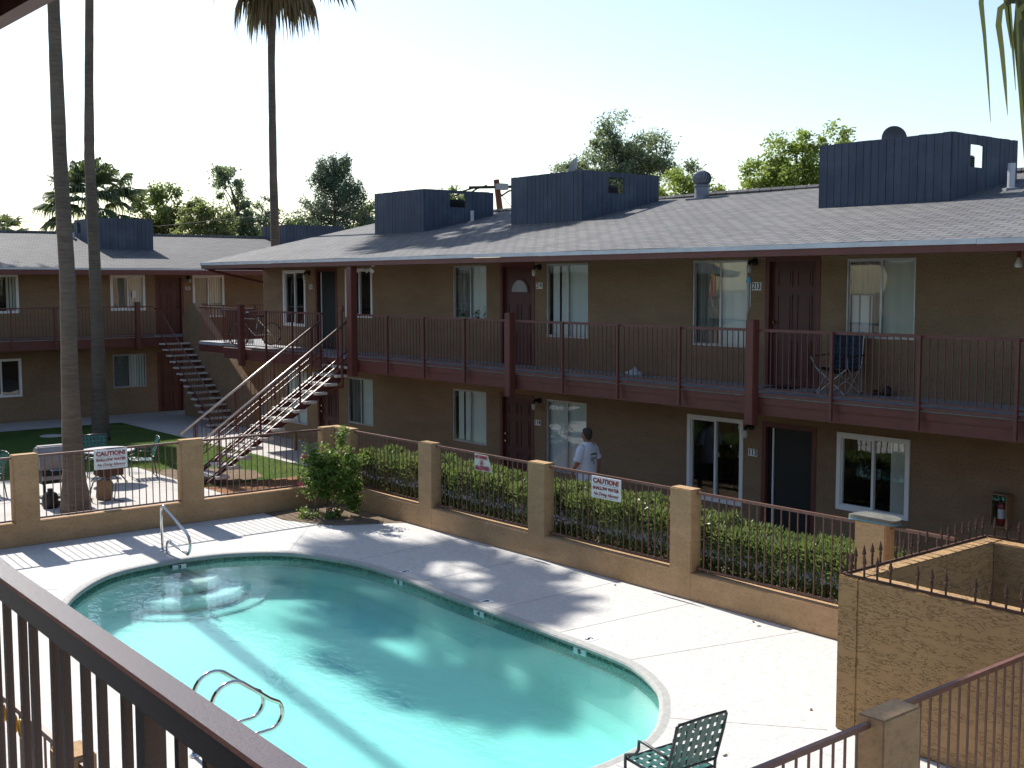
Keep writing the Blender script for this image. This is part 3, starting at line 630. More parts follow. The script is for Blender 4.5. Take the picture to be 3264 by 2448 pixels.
# ================================================================== LEFT BUILDING
bL = thing('apartment_building', 'two storey tan stucco building behind the lawn and tall palms', 'apartment building', (-43., 12., 0))
HL = []
window(FL, bL, 10.60, 11.77, 3.48, 4.63, 'white', '', 'half', HL)
window(FL, bL, 14.76, 15.89, 3.50, 4.63, 'white', 'curtain', 'tan', HL)
door(FL, bL, 16.28, 17.28, 2.65, 4.65, 'six', HL, knob='right')
window(FL, bL, 17.65, 18.77, 3.22, 4.63, 'white', 'curtain', 'tan', HL)
window(FL, bL, 10.60, 11.77, .84, 1.99, 'white', '', '', HL)
window(FL, bL, 14.75, 15.89, .90, 2.01, 'alu', 'curtain', 'blind', HL)
door(FL, bL, 16.28, 17.26, .0, 2.02, 'six', HL, knob='right')
window(FL, bL, 17.65, 18.77, .5, 2.0, 'alu', 'blind', 'blind', HL)
window(FL, bL, 3.2, 4.4, 3.3, 4.63, 'white', '', '', HL); window(FL, bL, 3.2, 4.4, .6, 2.0, 'white', '', '', HL)
wall_with_holes(FL, -12., 27., -.05, 4.80, HL, 8.4, 6.0).build('wall', M['stucco'], bL, recalc=False)
EX, EZL, RX = -37.18, 4.87, -43.0; RZL = EZL + SL * (EX - RX)
def roofL(x, y): return EZL + SL * (EX - x) if x > RX else RZL - SL * (RX - x)
b = MB(); n = 40; xs = [EX, -39.1, -41.1, RX, -45., -47., 2 * RX - EX]
for sgn in (0, 1):
    for i in range(n):
        ya, yb_ = -12.3 + 40. * i / n, -12.3 + 40. * (i + 1) / n
        for j in range(len(xs) - 1):
            sag = lambda x, y: .004 * math.sin(y * 1.3 + x) + .003 * math.sin(y * 2.9)
            q = [(x, y, roofL(x, y) + sag(x, y) - .06 * sgn) for x, y in ((xs[j], ya), (xs[j], yb_), (xs[j + 1], yb_), (xs[j + 1], ya))]
            b.quad(*(q if not sgn else q[::-1]))
roofl = b.build('roof', M['shiny'], bL, recalc=False)
MB().box(EX + .012, EX + .032, -12.3, 27.7, EZL - .06, EZL - .005).build('drip_edge', M['drip'], roofl)
MB().box(EX - .03, EX + .01, -12.2, 27.6, EZL - .21, EZL - .062).build('fascia', M['trim'], roofl)
b = MB(); b.quad((EX - .04, -12.2, EZL - .13), (EX - .04, 27.6, EZL - .13), (FL.w, 27.6, EZL - .135), (FL.w, -12.2, EZL - .135)); b.build('soffit', M['soffit'], roofl)
MB().tube([(RX, y, RZL + .025) for y in np.linspace(-12.3, 27.7, 30)], .06, 6).build('ridge_cap', M['shiny'], roofl)
XB = -37.32
b = MB(); b.box(FL.w, XB - .062, -12., 27., ZD - .07, ZD + .02); b.box(XB - .06, XB + .012, -12., 27., ZD - .006, ZD + .018); b.build('walkway_slab', M['slab'], bL)
b = MB(); b.box(XB - .06, XB, -12., 27., ZD - .29, ZD - .008); b.build('walkway_beam', M['trim'], bL)
b = MB(); b.quad((XB - .06, -12., ZD - .18), (XB - .06, 27., ZD - .18), (FL.w, 27., ZD - .18), (FL.w, -12., ZD - .18)); b.build('walkway_soffit', M['soffit'], bL)
for y in (3.2, 9.1, 15.0, 20.5):
    g = MB(); g.box(XB + .03, XB + .17, y - .075, y + .075, 2.26, 3.78); g.build('post', M['trim'], bL, bevel=.01)
t = thing('balcony_railing', 'red brown balcony railing of the far left building behind the palm trunks', 'railing', (XB, 10., ZD), 'railings of the upstairs walkways')
b = MB(); c = MB(); d = MB(); xr = XB + .06
for a0, a1, ps in ((-12., 3.12, [-9., -6., -3., 0.]), (3.28, 9.02, [4.6, 6.1, 7.6]), (9.18, 14.92, [11.07, 12.37, 13.7]), (15.08, 15.55, []), (16.78, 20.42, [18., 19.2])):
    b.box(xr - .02, xr + .02, a0, a1, ZD + .98, ZD + 1.02); c.box(xr - .012, xr + .012, a0, a1, ZD + .1, ZD + .12); c.box(xr - .018, xr + .018, a0, a1, ZD + .03, ZD + .06); balusters(d, (xr, a0, 0), (xr, a1, 0), ZD + .12, ZD + .98)
    for p in ps: g = MB(); g.box(xr + .022, xr + .062, p - .02, p + .02, ZD - .25, ZD + 1.); g.build('post', M['rail'], t)
b.build('top_rail', M['rail'], t); c.build('bottom_rail', M['rail'], t); d.build('balusters', M['rail'], t)
screen_box(-42.5, -40.3, 14.92, 16.88, 6.61, roofL, ('front', -42.2, -41.85, 6.14, 6.52), 'blue grey plank screen on the left building roof, between the palm trunks')
screen_box(-43.1, -41.15, 22.6, 25.1, 6.63, roofL, None, 'low blue grey plank screen on the left building roof behind the third palm trunk')

# ================================================================== NEAR BUILDING (the photographer's own)
bN = thing('apartment_building', 'near building whose dark eave corner shows at the top left', 'apartment building', (-8., -5., 0))
MB().box(-22., 9., -8., -1.0, -.05, 4.95).build('wall', M['stucco'], bN)
b = MB(); b.prism([(.70, 4.935), (.70, 4.99), (-4.5, 6.13), (-9., 5.14), (-9., 5.09), (-4.5, 6.07)], 'x', -23., 9.5); rn = b.build('roof', M['shinx'], bN)
MB().box(-23., 9.5, .70, .735, 4.895, 5.03).build('fascia', M['trim'], rn)
MB().quad((-23., .69, 4.925), (9.5, .69, 4.925), (9.5, -1., 4.925), (-23., -1., 4.925)).build('soffit', M['soffit'], rn)
MB().box(-22., 9., -1.0, .92, ZD - .12, ZD).build('walkway_slab', M['slab'], bN)
MB().box(-22., 9., .925, .97, ZD - .32, ZD - .01).build('walkway_beam', M['trim'], bN)
t = thing('balcony_railing', 'dark red foreground railing crossing the lower left corner', 'railing', (-3., .80, ZD), 'railings of the upstairs walkways')
def fy(x): return .757 + (-1.44 - x) * .0315
b = MB(); pr = [(-.022, -.005), (-.017, 0), (.032, 0), (.036, -.004), (.036, -.05), (-.022, -.05)]
L0, L1 = -9., .2
for i, (x0, x1) in enumerate(((L0, L1),)):
    ring = lambda x: [(x, fy(x) + p[0], 3.733 + p[1]) for p in pr]
    r0, r1 = ring(x0), ring(x1); k = len(pr); b.add(r0 + r1, [tuple(range(k))[::-1], tuple(range(k, 2 * k))] + [(j, (j + 1) % k, k + (j + 1) % k, k + j) for j in range(k)])
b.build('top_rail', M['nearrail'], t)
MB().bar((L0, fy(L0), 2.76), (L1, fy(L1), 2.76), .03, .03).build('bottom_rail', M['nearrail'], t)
bx = [-2.803, -2.679, -2.596, -2.446, -2.375, -2.25, -2.158, -2.027, -1.777, -1.665, -1.55, -1.44, -1.33, -1.2, -1.08, -.97]
x = -2.803
while x > -8.8: x -= .115; bx.append(x + random.uniform(-.015, .015))
for x in bx:
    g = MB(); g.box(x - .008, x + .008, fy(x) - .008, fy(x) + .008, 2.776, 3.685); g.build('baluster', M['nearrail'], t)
for x in (-1.91, -3.9, -5.9, -7.9):
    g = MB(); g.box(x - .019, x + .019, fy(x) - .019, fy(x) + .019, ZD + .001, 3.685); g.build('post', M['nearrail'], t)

# ================================================================== GROUND, DECK, POOL
def sheet(name, x0, x1, y0, y1, z, mat, kind='structure'):
    b = MB(); b.quad((x0, y0, z), (x1, y0, z), (x1, y1, z), (x0, y1, z)); return tag(b.build(name, mat), kind=kind)
DX0, DX1, DY0, DY1 = -20.4, 3.0, -9., 12.24
b = MB(); G = 420; zg = -.03
for x0, x1, y0, y1 in ((-G, DX0, -G, G), (DX1, G, -G, G), (DX0, DX1, -G, DY0), (DX0, DX1, DY1, G)): b.quad((x0, y0, zg), (x1, y0, zg), (x1, y1, zg), (x0, y1, zg))
tag(b.build('ground', M['dirt']), kind='structure')
sheet('lawn', -36.6, -23.8, -12., 14.1, -.012, M['lawn']); 
sheet('mulch_bed', -23.8, -20.5, 10.9, 14.1, -.010, M['mulch']); sheet('planting_strip', -20.49, -6.5, 12.35, 14.1, -.008, M['dirt'])
sheet('walkway', -38.8, -36.6, -12., 30., .0, M['walk']); sheet('walkway', -36.6, 9., 14.1, 16.3, -.002, M['walk']); sheet('walkway', -36.6, -31.13, 16.3, 30., -.004, M['walk'])
b = MB(); b.quad((-27.4, -9., .0), (-20.5, -9., .0), (-20.5, 10.9, .0), (-27.4, 10.9, .0))
tag(b.build('patio', M['walk']), kind='structure')
b = MB(); b.add([(-27.3, 10.92, -.006), (-24.3, 10.92, -.006), (-23.8, 11.5, -.006), (-24.2, 12.6, -.006), (-25.2, 12.9, -.006), (-26.1, 12.2, -.006), (-26.6, 11.4, -.006)], [tuple(range(7))]); tag(b.build('bare_soil', M['dirt']), kind='structure')

PTS = [(-16.28, 5.45), (-15.3, 4.98), (-14, 4.78), (-12.5, 4.72), (-11, 4.74), (-9.8, 4.86), (-8.75, 5.3), (-7.98, 6.1), (-7.63, 7.0), (-7.66, 7.74), (-7.8, 8.16), (-8.07, 8.58), (-8.5, 9.04), (-8.83, 9.27), (-9.2, 9.45), (-9.56, 9.56), (-10.2, 9.62), (-11.3, 9.67), (-12.3, 9.71), (-13.3, 9.75), (-14.64, 9.82), (-15.7, 9.79), (-16.6, 9.53), (-17.12, 9.25), (-17.48, 8.8), (-17.70, 8.25), (-17.75, 7.6), (-17.66, 6.9), (-17.42, 6.4), (-16.9, 5.88)]
def catmull(P, n=5):
    o = []; N = len(P)
    for i in range(N):
        p0, p1, p2, p3 = [np.array(P[(i + k) % N]) for k in (-1, 0, 1, 2)]
        for j in range(n):
            t = j / n; o.append(.5 * ((2 * p1) + (-p0 + p2) * t + (2 * p0 - 5 * p1 + 4 * p2 - p3) * t * t + (-p0 + 3 * p1 - 3 * p2 + p3) * t ** 3))
    return np.array(o)
LIP = catmull(PTS); NL = len(LIP)
tn = np.roll(LIP, -1, 0) - np.roll(LIP, 1, 0); tn /= np.linalg.norm(tn, axis=1)[:, None]
INW = np.stack([-tn[:, 1], tn[:, 0]], 1)                            # the outline runs counter-clockwise: left of travel is inside
def ring(off, z): return [(p[0] + n[0] * off, p[1] + n[1] * off, z) for p, n in zip(LIP, INW)]
bm = bmesh.new()
outer = [bm.verts.new((x, y, 0)) for x, y in ((DX0, DY0), (DX1, DY0), (DX1, DY1), (DX0, DY1))]
inner = [bm.verts.new(v) for v in ring(-.10, 0)]
es = [bm.edges.new((outer[i], outer[(i + 1) % 4])) for i in range(4)] + [bm.edges.new((inner[i], inner[(i + 1) % NL])) for i in range(NL)]
bmesh.ops.triangle_fill(bm, use_beauty=True, edges=es)
for f in list(bm.faces):
    c = f.calc_center_median()
me = bpy.data.meshes.new('pool_deck'); bm.normal_update()
for f in bm.faces:
    if f.normal.z < 0: f.normal_flip()
bm.to_mesh(me); bm.free(); me.materials.append(M['conc']); pd = bpy.data.objects.new('pool_deck', me); COL.objects.link(pd); ORG[pd.name] = Vector((0, 0, 0)); tag(pd, kind='structure')
def strips(rings, closed=True):
    b = MB()
    for r0, r1 in zip(rings[:-1], rings[1:]):
        n = len(r0); o = len(b.v); b.v += list(r0) + list(r1)
        for i in range(n): b.f.append((o + i, o + (i + 1) % n, o + n + (i + 1) % n, o + n + i))
    return b
cp = strips([ring(-.10, 0), ring(-.02, .003), ring(.008, -.006), ring(.022, -.028), ring(.018, -.055), ring(.0, -.072), ring(-.02, -.074)])
me_c = cp.build('pool_coping', M['coping'], recalc=False); tag(me_c, kind='structure'); 
for p in me_c.data.polygons: p.use_smooth = True
tag(strips([ring(-.02, -.072), ring(-.02, -.24)]).build('tile_band', M['tile'], recalc=False), kind='structure')
def floor_z(x): return -.62 - .34 * min(1, max(0, (x + 17) / 8.5))
RG = [ring(-.022, -.235)]
for off, k in ((.0, .45), (.05, .75), (.2, .93), (.5, 1.)): RG.append([(p[0], p[1], floor_z(p[0]) * k) for p in ring(off, 0)])
cen = (-12.6, 7.25)
for s_ in (.7, .45, .2): RG.append([(cen[0] + (p[0] - cen[0]) * s_, cen[1] + (p[1] - cen[1]) * s_, floor_z(cen[0] + (p[0] - cen[0]) * s_)) for p in RG[4]])
bs = strips(RG); o = len(bs.v); bs.v.append((cen[0], cen[1], floor_z(cen[0])))
for i in range(NL): bs.f.append((o - NL + i, o - NL + (i + 1) % NL, o))
pb = bs.build('pool_basin', M['plaster'], recalc=False); tag(pb, kind='structure')
for p in pb.data.polygons: p.use_smooth = True
b = MB()                                                            # entry steps, three curved treads at the shallow end
for k, (r, z) in enumerate(((.55, -.27), (.95, -.44), (1.3, -.60))):
    c = (-17.72, 7.78); a = [R(-62 + 124 * i / 14) for i in range(15)]
    po = [(c[0] + r * math.cos(t), c[1] + r * 1.05 * math.sin(t)) for t in a] + [(c[0] - .05, c[1] + .5 * r), (c[0] - .05, c[1] - .5 * r)]
    b.prism(po, 'z', -.75, z)
tag(b.build('pool_steps', M['plaster'], bevel=.03), kind='structure')
wt = MB(); r0 = ring(-.016, -.115); r1 = ring(-.03, -1.4)
wt.add(r0, [tuple(range(NL))]); wt.add(r1, [tuple(range(NL))[::-1]])
for i in range(NL): wt.f.append((i, NL + i, NL + (i + 1) % NL, (i + 1) % NL))
tag(wt.build('water', M['water'], recalc=True), kind='structure')
# tooled joints in the deck
b = MB()
for p, q in (((-14.11, 9.88), (-14.18, 12.13)), ((-12.26, 9.8), (-12.25, 12.13)), ((-15.88, 9.92), (-16.1, 12.13)), ((-17.15, 9.36), (-18.85, 10.75)), ((-9.56, 9.66), (-8.97, 12.13)), ((-8.0, 8.63), (-6.78, 9.6)), ((-17.85, 7.3), (-20.28, 7.0)), ((-17.1, 5.6), (-19., 3.)), ((-10.9, 9.75), (-10.75, 12.13)), ((-7.5, 7.4), (-4.47, 7.35))):
    b.bar((p[0], p[1], .0005), (q[0], q[1], .0005), .011, .004)
M['joint'] = P('deck_joint', (.44, .43, .41), (.38, .37, .355), scale=9.)
tag(b.build('deck_joint', M['joint']), kind='structure')
b = MB(); b.add([(-20.29, 10.55, .004), (-19.5, 10.52, .006), (-18.9, 10.75, .008), (-18.4, 11.0, .006), (-18.15, 11.5, .008), (-17.95, 11.9, .006), (-17.8, 12.13, .004), (-20.29, 12.13, .02), (-19.3, 11.4, .05)], [(0, 1, 8), (1, 2, 8), (2, 3, 8), (3, 4, 8), (4, 5, 8), (5, 6, 8), (6, 7, 8), (7, 0, 8)])
tag(b.build('planting_bed', M['dirt']), kind='structure')
# depth figures
def deckfig(txt, x, y, label):
    t = thing('depth_marker', label, 'depth marker', (x, y, 0), 'pool depth markers')
    MB().box(x - .085, x + .085, y - .085, y + .085, .0006, .004).build('marker_tile', M['signw'], t)
    text('figure', txt, .15, M['ink'], t, Matrix.Translation((x, y, .007)) @ Matrix.Rotation(math.pi, 4, 'Z'), bold=.003, ext=.0015)
deckfig('3', -14.75, 10.04, 'depth marker tile 3 set in the shaded deck edge')
deckfig('4', -12.63, 9.94, 'depth marker tile 4 set in the shaded deck edge')
deckfig('5', -10.46, 9.84, 'depth marker tile 5 set in the sunlit deck edge')
def tilefig(txt, x, y, rz, label):
    t = thing('depth_marker', label, 'depth marker', (x, y, -.155), 'pool depth markers')
    m = Matrix.Translation((x, y, -.11)) @ Matrix.Rotation(rz, 4, 'Z')
    b = MB(); q = [m @ Vector(v) for v in ((-.11, .0, -.035), (.11, .0, -.035), (.11, .0, .036), (-.11, .0, .036), (-.11, .012, -.035), (.11, .012, -.035), (.11, .012, .036), (-.11, .012, .036))]
    b.add(q, [(0, 1, 2, 3), (7, 6, 5, 4), (0, 4, 5, 1), (1, 5, 6, 2), (2, 6, 7, 3), (3, 7, 4, 0)]); b.build('marker_tile', M['signw'], t)
    text('figure', txt, .075, M['ink'], t, m @ Matrix.Translation((0, -.003, .0)) @ Matrix.Rotation(R(90), 4, 'X'), bold=.002, width=.06)
tilefig('3', -17.70, 7.70, R(84), 'white tile marked 3 in the waterline band near the steps')
tilefig('3', -14.65, 9.825, 0, 'white tile marked 3 in the waterline band, by the shaded far edge')
tilefig('4', -12.53, 9.715, 0, 'white tile marked 4 in the mosaic waterline band')
tilefig('5', -10.41, 9.63, 0, 'white tile marked 5 in the mosaic waterline band')

# ------------------------------------------------------------------ stainless rails
def arc(c, r, a0, a1, n=8): return [(c[0] + r * math.cos(R(a0 + (a1 - a0) * i / n)), c[1] + r * math.sin(R(a0 + (a1 - a0) * i / n))) for i in range(n + 1)]
t = thing('pool_ladder', 'stainless steel pool ladder with two looped rails at the near edge', 'pool ladder', (-9.96, 4.6, 0))
for x in (-10.15, -9.77):
    pr = [(4.51, -.02), (4.51, .55)] + arc((4.72, .56), .205, 175, 60, 9) + [(5.10, .52)] + arc((5.08, .37), .15, 40, -95, 9) + [(4.86, .215), (4.8, .1), (4.8, -.5)]
    g = MB(); g.tube([(x, y, z) for y, z in pr], .021, 10); g.build('rail', M['steel'], t, smooth=True)
    g = MB(); g.lathe([(.045, 0), (.045, .012), (.024, .03)], (x, 4.51, .002), 12); g.build('flange', M['steel'], t, smooth='auto')
for z in (-.25, -.48): g = MB(); g.box(-10.13, -9.79, 4.76, 4.84, z, z + .03); g.build('rung', M['steel'], t)
t = thing('handrail', 'stainless steel handrail beside the pool entry steps', 'handrail', (-18.35, 7.74, 0))
pr = [(-18.43, -.02), (-18.47, .66)] + arc((-18.37, .67), .10, 178, 40, 7) + [(-17.50, .47)] + arc((-17.56, .29), .19, 38, -60, 8) + arc((-17.6, .30), .16, -75, -112, 3) + [(-18.10, .20)] + arc((-18.16, .12), .10, 60, 178, 6) + [(-18.27, -.02)]
g = MB(); g.tube([(x, 7.74, z) for x, z in pr], .023, 10); g.build('rail', M['steel'], t, smooth=True)
for x in (-18.43, -18.27): g = MB(); g.lathe([(.05, 0), (.05, .015), (.026, .035)], (x, 7.74, .002), 12); g.build('flange', M['steel'], t, smooth='auto')

# ================================================================== POOL FENCE
def pillar(t, x0, x1, y0, y1, h=1.545):
    g = MB(); g.box(x0, x1, y0, y1, 0, h); return g.build('pillar', M['block'], t, bevel=.012)
def fence_panel(t, axis, c, a0, a1, zb=.40, zt=1.475, step=.128, mat='rusty'):
    b = MB(); P3 = lambda a: (a, c, 0) if axis == 'x' else (c, a, 0)
    p0, p1 = P3(a0), P3(a1)
    def bx(z0, z1, w):
        if axis == 'x': b.box(a0, a1, c - w, c + w, z0, z1)
        else: b.box(c - w, c + w, a0, a1, z0, z1)
    bx(zt, zt + .038, .018); bx(zb + .025, zb + .055, .014)
    balusters(b, p0, p1, zb + .055, zt, step, .014)
    return b.build('rail_panel', M[mat], t)
HW = .385
t = thing('pool_fence', 'tan block pool fence along the hedge, with brown rails between pillars', 'pool fence', (-13.5, 12.24, 0), 'walls around the pool')
MB().box(-19.72, -6.98, 12.14, 12.34, 0, HW).build('low_wall', M['block'], t, bevel=.01)
pillar(t, -20.52, -19.72, 12.14, 12.345)
px = [(-17.42, -17.0), (-14.36, -13.94), (-11.27, -10.86), (-8.25, -7.83)]
for a, c in px: pillar(t, a, c, 12.136, 12.345)
e = [-19.72] + [v for p in px for v in p] + [-6.98]
for a, c in zip(e[0::2], e[1::2]): fence_panel(t, 'x', 12.25, a + .005, c - .005)
t = thing('pool_fence', 'tan block pool fence between the patio and the pool, with brown rails', 'pool fence', (-20.4, 5., 0), 'walls around the pool')
MB().box(-20.5, -20.3, -8.9, 11.87, 0, HW + .01).build('low_wall', M['block'], t, bevel=.01)
py = [(-8.9, -8.5), (-5.85, -5.43), (-2.9, -2.48), (.05, .47), (3.02, 3.44), (5.98, 6.395), (8.92, 9.354)]
for a, c in py: pillar(t, -20.505, -20.296, a, c)
pillar(t, -20.51, -20.3, 11.87, 12.137)
e = [v for p in py for v in p][1:] + [11.87]
for a, c in zip(e[0::2], e[1::2]): fence_panel(t, 'y', -20.40, a + .005, c - .005, HW + .01)
t = thing('pool_fence', 'tan stuccoed pillar and brown fence rails at the lower right corner', 'pool fence', (-4.35, 6.8, 0), 'walls around the pool')
MB().box(-4.45, -4.25, 2.42, 6.62, 0, .12).build('low_wall', M['block'], t)
pillar(t, -4.46, -4.25, 6.63, 7.07)
fence_panel(t, 'y', -4.36, 2.42, 6.62, .10); fence_panel(t, 'y', -4.42, 7.08, 9.67, .02)
t = thing('pool_fence', 'near side fence of the pool with a short tan pillar, seen through the foreground railing', 'pool fence', (-10., 2.39, 0), 'walls around the pool')
pillar(t, -7.30, -7.03, 2.30, 2.50); pillar(t, -12.2, -11.8, 2.30, 2.50)
fence_panel(t, 'x', 2.40, -11.79, -7.31, .02); fence_panel(t, 'x', 2.40, -7.02, -4.46, .02); fence_panel(t, 'x', 2.40, -20.29, -12.21, .02)
g = MB()
for i in range(7):
    cx_ = -8.75 + i * .13
    g.tube([(cx_ + .045 * math.cos(a), 2.372, 1.405 + .06 * math.sin(a)) for a in [k * math.pi / 8 for k in range(17)]], .009, 6, False)
tag(g.build('plastic_chain', M['yellow'], smooth=True), 'yellow plastic chain links under the near fence rail', 'chain')
# walled enclosure with spikes
t = thing('enclosure', 'tan stucco walled enclosure topped with iron spikes', 'block enclosure', (-4., 11., 0))
X0, X1, Y0, Y1, W_, H_ = -6.76, -1.0, 9.69, 12.45, .23, 1.545
b = MB(); b.box(X0, X0 + W_, Y0, Y1, 0, H_); b.build('side_wall', M['trowel'], t, bevel=.012)
b = MB(); b.box(X0 + W_, X1, Y0 + .001, Y0 + W_, 0, H_ - .001); b.build('front_wall', M['trowel'], t, bevel=.01)
b = MB(); b.box(X0 + W_, X1, Y1 - W_, Y1 - .001, 0, H_ - .001); b.build('back_wall', M['trowel'], t, bevel=.01)
def spikes(p0, p1, n):
    b = MB(); p0, p1 = Vector(p0), Vector(p1); b.bar(p0 + Vector((0, 0, .012)), p1 + Vector((0, 0, .012)), .028, .018)
    for i in range(n):
        if random.random() < .05: continue
        p = p0 + (p1 - p0) * (i + .5) / n
        b.box(p.x - .0075, p.x + .0075, p.y - .0075, p.y + .0075, p.z + .02, p.z + .125)
        b.lathe([(.006, .10), (.017, .108), (.017, .116), (.008, .12), (.016, .128), (.016, .134), (.007, .14), (.024, .155), (.017, .185), (.002, .245)], p, 6)
    return b.build('spike_row', M['iron'], t)
spikes((X0 + .03, Y0 + .03, H_), (X0 + .03, Y1 - .03, H_), 19); spikes((X0 + .06, Y0 + .03, H_), (X1, Y0 + .03, H_), 40); spikes((X0 + .06, Y1 - .03, H_), (X1, Y1 - .03, H_), 40)

# ================================================================== STAIRCASES
t = thing('staircase', 'open staircase with concrete treads and sunlit handrails, nearest the pool', 'staircase', (-24.3, 12.8, 0), 'outdoor staircases')
NT = 13; rise = ZD / (NT + 1); y_of = lambda k: 14.56 - .276 * k
for k in range(NT):
    z = ZD - rise * (k + 1); y = y_of(k)
    g = MB(); g.prism([(-24.90, y - .0), (-23.75, y), (-23.75, y + .30), (-24.90, y + .30)], 'z', z - .065, z); g.build('tread', M['tread'], t, bevel=.01)
ya, yb_ = y_of(-.3), y_of(NT + .1)
for x in (-24.72, -23.93):
    g = MB(); zt = ZD - rise * .75; g.prism([(ya, zt), (yb_, zt - rise * (NT + .4)), (yb_, max(.0, zt - .27 - rise * (NT + .4))), (yb_ + .12, 0), (ya, zt - .30)], 'x', x - .035, x + .035); g.build('stringer', M['trim'], t)
for x in (-24.90, -23.75):
    s = 1 if x > -24 else -1; x += .02 * s
    zr = lambda y: ZD - rise * (14.56 - y) / .276
    y1, y0 = 14.58, 10.95
    g = MB(); g.tube([(x, y1, zr(y1) + .86), (x, y0, zr(y0) + .86)], .027, 8); g.build('handrail', M['stairrail'], t, smooth=True)
    g = MB()
    for dz in (.17, .02): g.bar((x, y1, zr(y1) + dz), (x, y0 + .3, zr(y0 + .3) + dz), .02, .03)
    n = 32
    for i in range(n + 1):
        y = y1 - .05 + (y0 + .35 - y1) * i / n; g.box(x - .006, x + .006, y - .006, y + .006, zr(y) + .04, zr(y) + .84)
    g.build('balusters', M['rail'], t)
    for i in range(4):
        y = 14.3 - i * 1.0; g = MB(); g.box(x - .018, x + .018, y - .018, y + .018, zr(y) - .12, zr(y) + .84); g.build('post', M['rail'], t)
t = thing('staircase', 'staircase with a sloping stucco side wall on the far left building', 'staircase', (-35., 16., 0), 'outdoor staircases')
NT = 14; rise = ZD / (NT + .6); x_of = lambda k: -36.62 + .257 * k
for k in range(NT):
    z = ZD - rise * (k + 1); g = MB(); g.box(x_of(k) - .28, x_of(k) + .02, 15.56, 16.50, z - .05, z); g.build('tread', M['tread'], t)
for y in (15.68, 16.35):
    g = MB(); z0 = ZD - rise * .8; g.prism([(x_of(-.8), z0), (x_of(NT), z0 - rise * (NT + .6)), (x_of(NT) - .2, 0), (x_of(-.8), z0 - .28)], 'y', y - .03, y + .03); g.build('stringer', M['trim'], t)
zr = lambda x: ZD - rise * (x + 36.62) / .257
g = MB(); g.tube([(-37.2, 15.55, ZD + .95), (-36.75, 15.55, zr(-36.75) + .8), (-33.2, 15.55, zr(-33.2) + .8)], .02, 6); g.build('handrail', M['rail'], t)
g = MB()
for i in range(32): x = -36.8 + i * .112; g.box(x - .006, x + .006, 15.544, 15.556, zr(x) - .02, zr(x) + .79)
g.bar((-36.8, 15.55, zr(-36.8) + .03), (-33.2, 15.55, zr(-33.2) + .03), .02, .03); g.build('balusters', M['rail'], t)
g = MB(); g.prism([(-37.24, 0), (-32.36, 0), (-32.36, 1.03), (-36.35, 3.74), (-36.6, 3.74), (-37.24, 3.3)], 'y', 16.52, 16.77); g.build('side_wall', M['stucco'], t, bevel=.015)

# ================================================================== FOLIAGE
def leaves(C, rad, n, L, W, flat=.5, droop=0., shape='gauss'):
    """n leaf diamonds scattered round each centre; returns verts, quads"""
    C = np.asarray(C, float); rad = np.asarray(rad, float); k = len(C)
    idx = RNG.integers(0, k, n); d = RNG.normal(size=(n, 3))
    if shape == 'shell': d /= np.linalg.norm(d, axis=1)[:, None]; d *= RNG.uniform(.55, 1., (n, 1)) ** .6
    else: d *= .5
    c = C[idx] + d * rad[idx]
    a = RNG.normal(size=(n, 3)); a[:, 2] = a[:, 2] * (1 - flat) - droop; a /= np.linalg.norm(a, axis=1)[:, None]
    w = np.cross(a, RNG.normal(size=(n, 3))); w /= np.linalg.norm(w, axis=1)[:, None] + 1e-9
    l = L * RNG.uniform(.65, 1.3, (n, 1)) / 2; ww = W * RNG.uniform(.7, 1.3, (n, 1)) / 2
    V = np.stack([c - a * l, c + w * ww, c + a * l, c - w * ww], 1).reshape(-1, 3)
    return V, np.arange(4 * n).reshape(n, 4)
def clumps(env, per, r, seed):
    """sub-clump centres scattered in a list of ellipsoids (x,y,z,rh,rv)"""
    g = np.random.default_rng(seed); C = []; Rr = []
    tot = sum(e[3] * e[3] * e[4] for e in env)
    for e in env:
        m = max(3, int(round(per * (e[3] * e[3] * e[4]) / tot)))
        for _ in range(m):
            d = g.normal(size=3); d /= np.linalg.norm(d); d *= g.uniform(.2, 1.) ** .45
            C.append((e[0] + d[0] * e[3], e[1] + d[1] * e[3], e[2] + d[2] * e[4])); q = r * g.uniform(.6, 1.25); Rr.append((q, q, q * .85))
    return np.array(C), np.array(Rr)
def tree(name, label, env, base, mat, n, L, W, per=60, r=.38, seed=1, flat=.4, droop=0., tr=.16, group='trees beyond the roofs', limbs=26, bark='bark'):
    t = thing(name, label, 'tree', (base[0], base[1], -.03), group)
    C, Rr = clumps(env, per, r, seed); V, F = leaves(C, Rr, n, L, W, flat, droop)
    arr_mesh('crown', V, F, M[mat], t)
    g = MB(); top = Vector((np.mean([e[0] for e in env]), np.mean([e[1] for e in env]), np.mean([e[2] for e in env]))); b0 = Vector((base[0], base[1], -.03))
    fork = b0.lerp(top, .72); fork.x += .15
    g.tube([b0, b0.lerp(fork, .5) + Vector((.08, -.06, 0)), fork, top], [tr * 1.3, tr, tr * .8, tr * .4], 7)
    gg = random.Random(seed)
    for i in gg.sample(range(len(C)), min(limbs, len(C))):
        e = Vector(C[i]); s = fork.lerp(top, gg.uniform(0, 1)); m = s.lerp(e, .5) + Vector((gg.uniform(-.2, .2), gg.uniform(-.2, .2), gg.uniform(0, .25)))
        g.tube([s, m, e], [tr * .38, tr * .22, tr * .08], 5)
    g.build('trunk', M[bark], t); return t
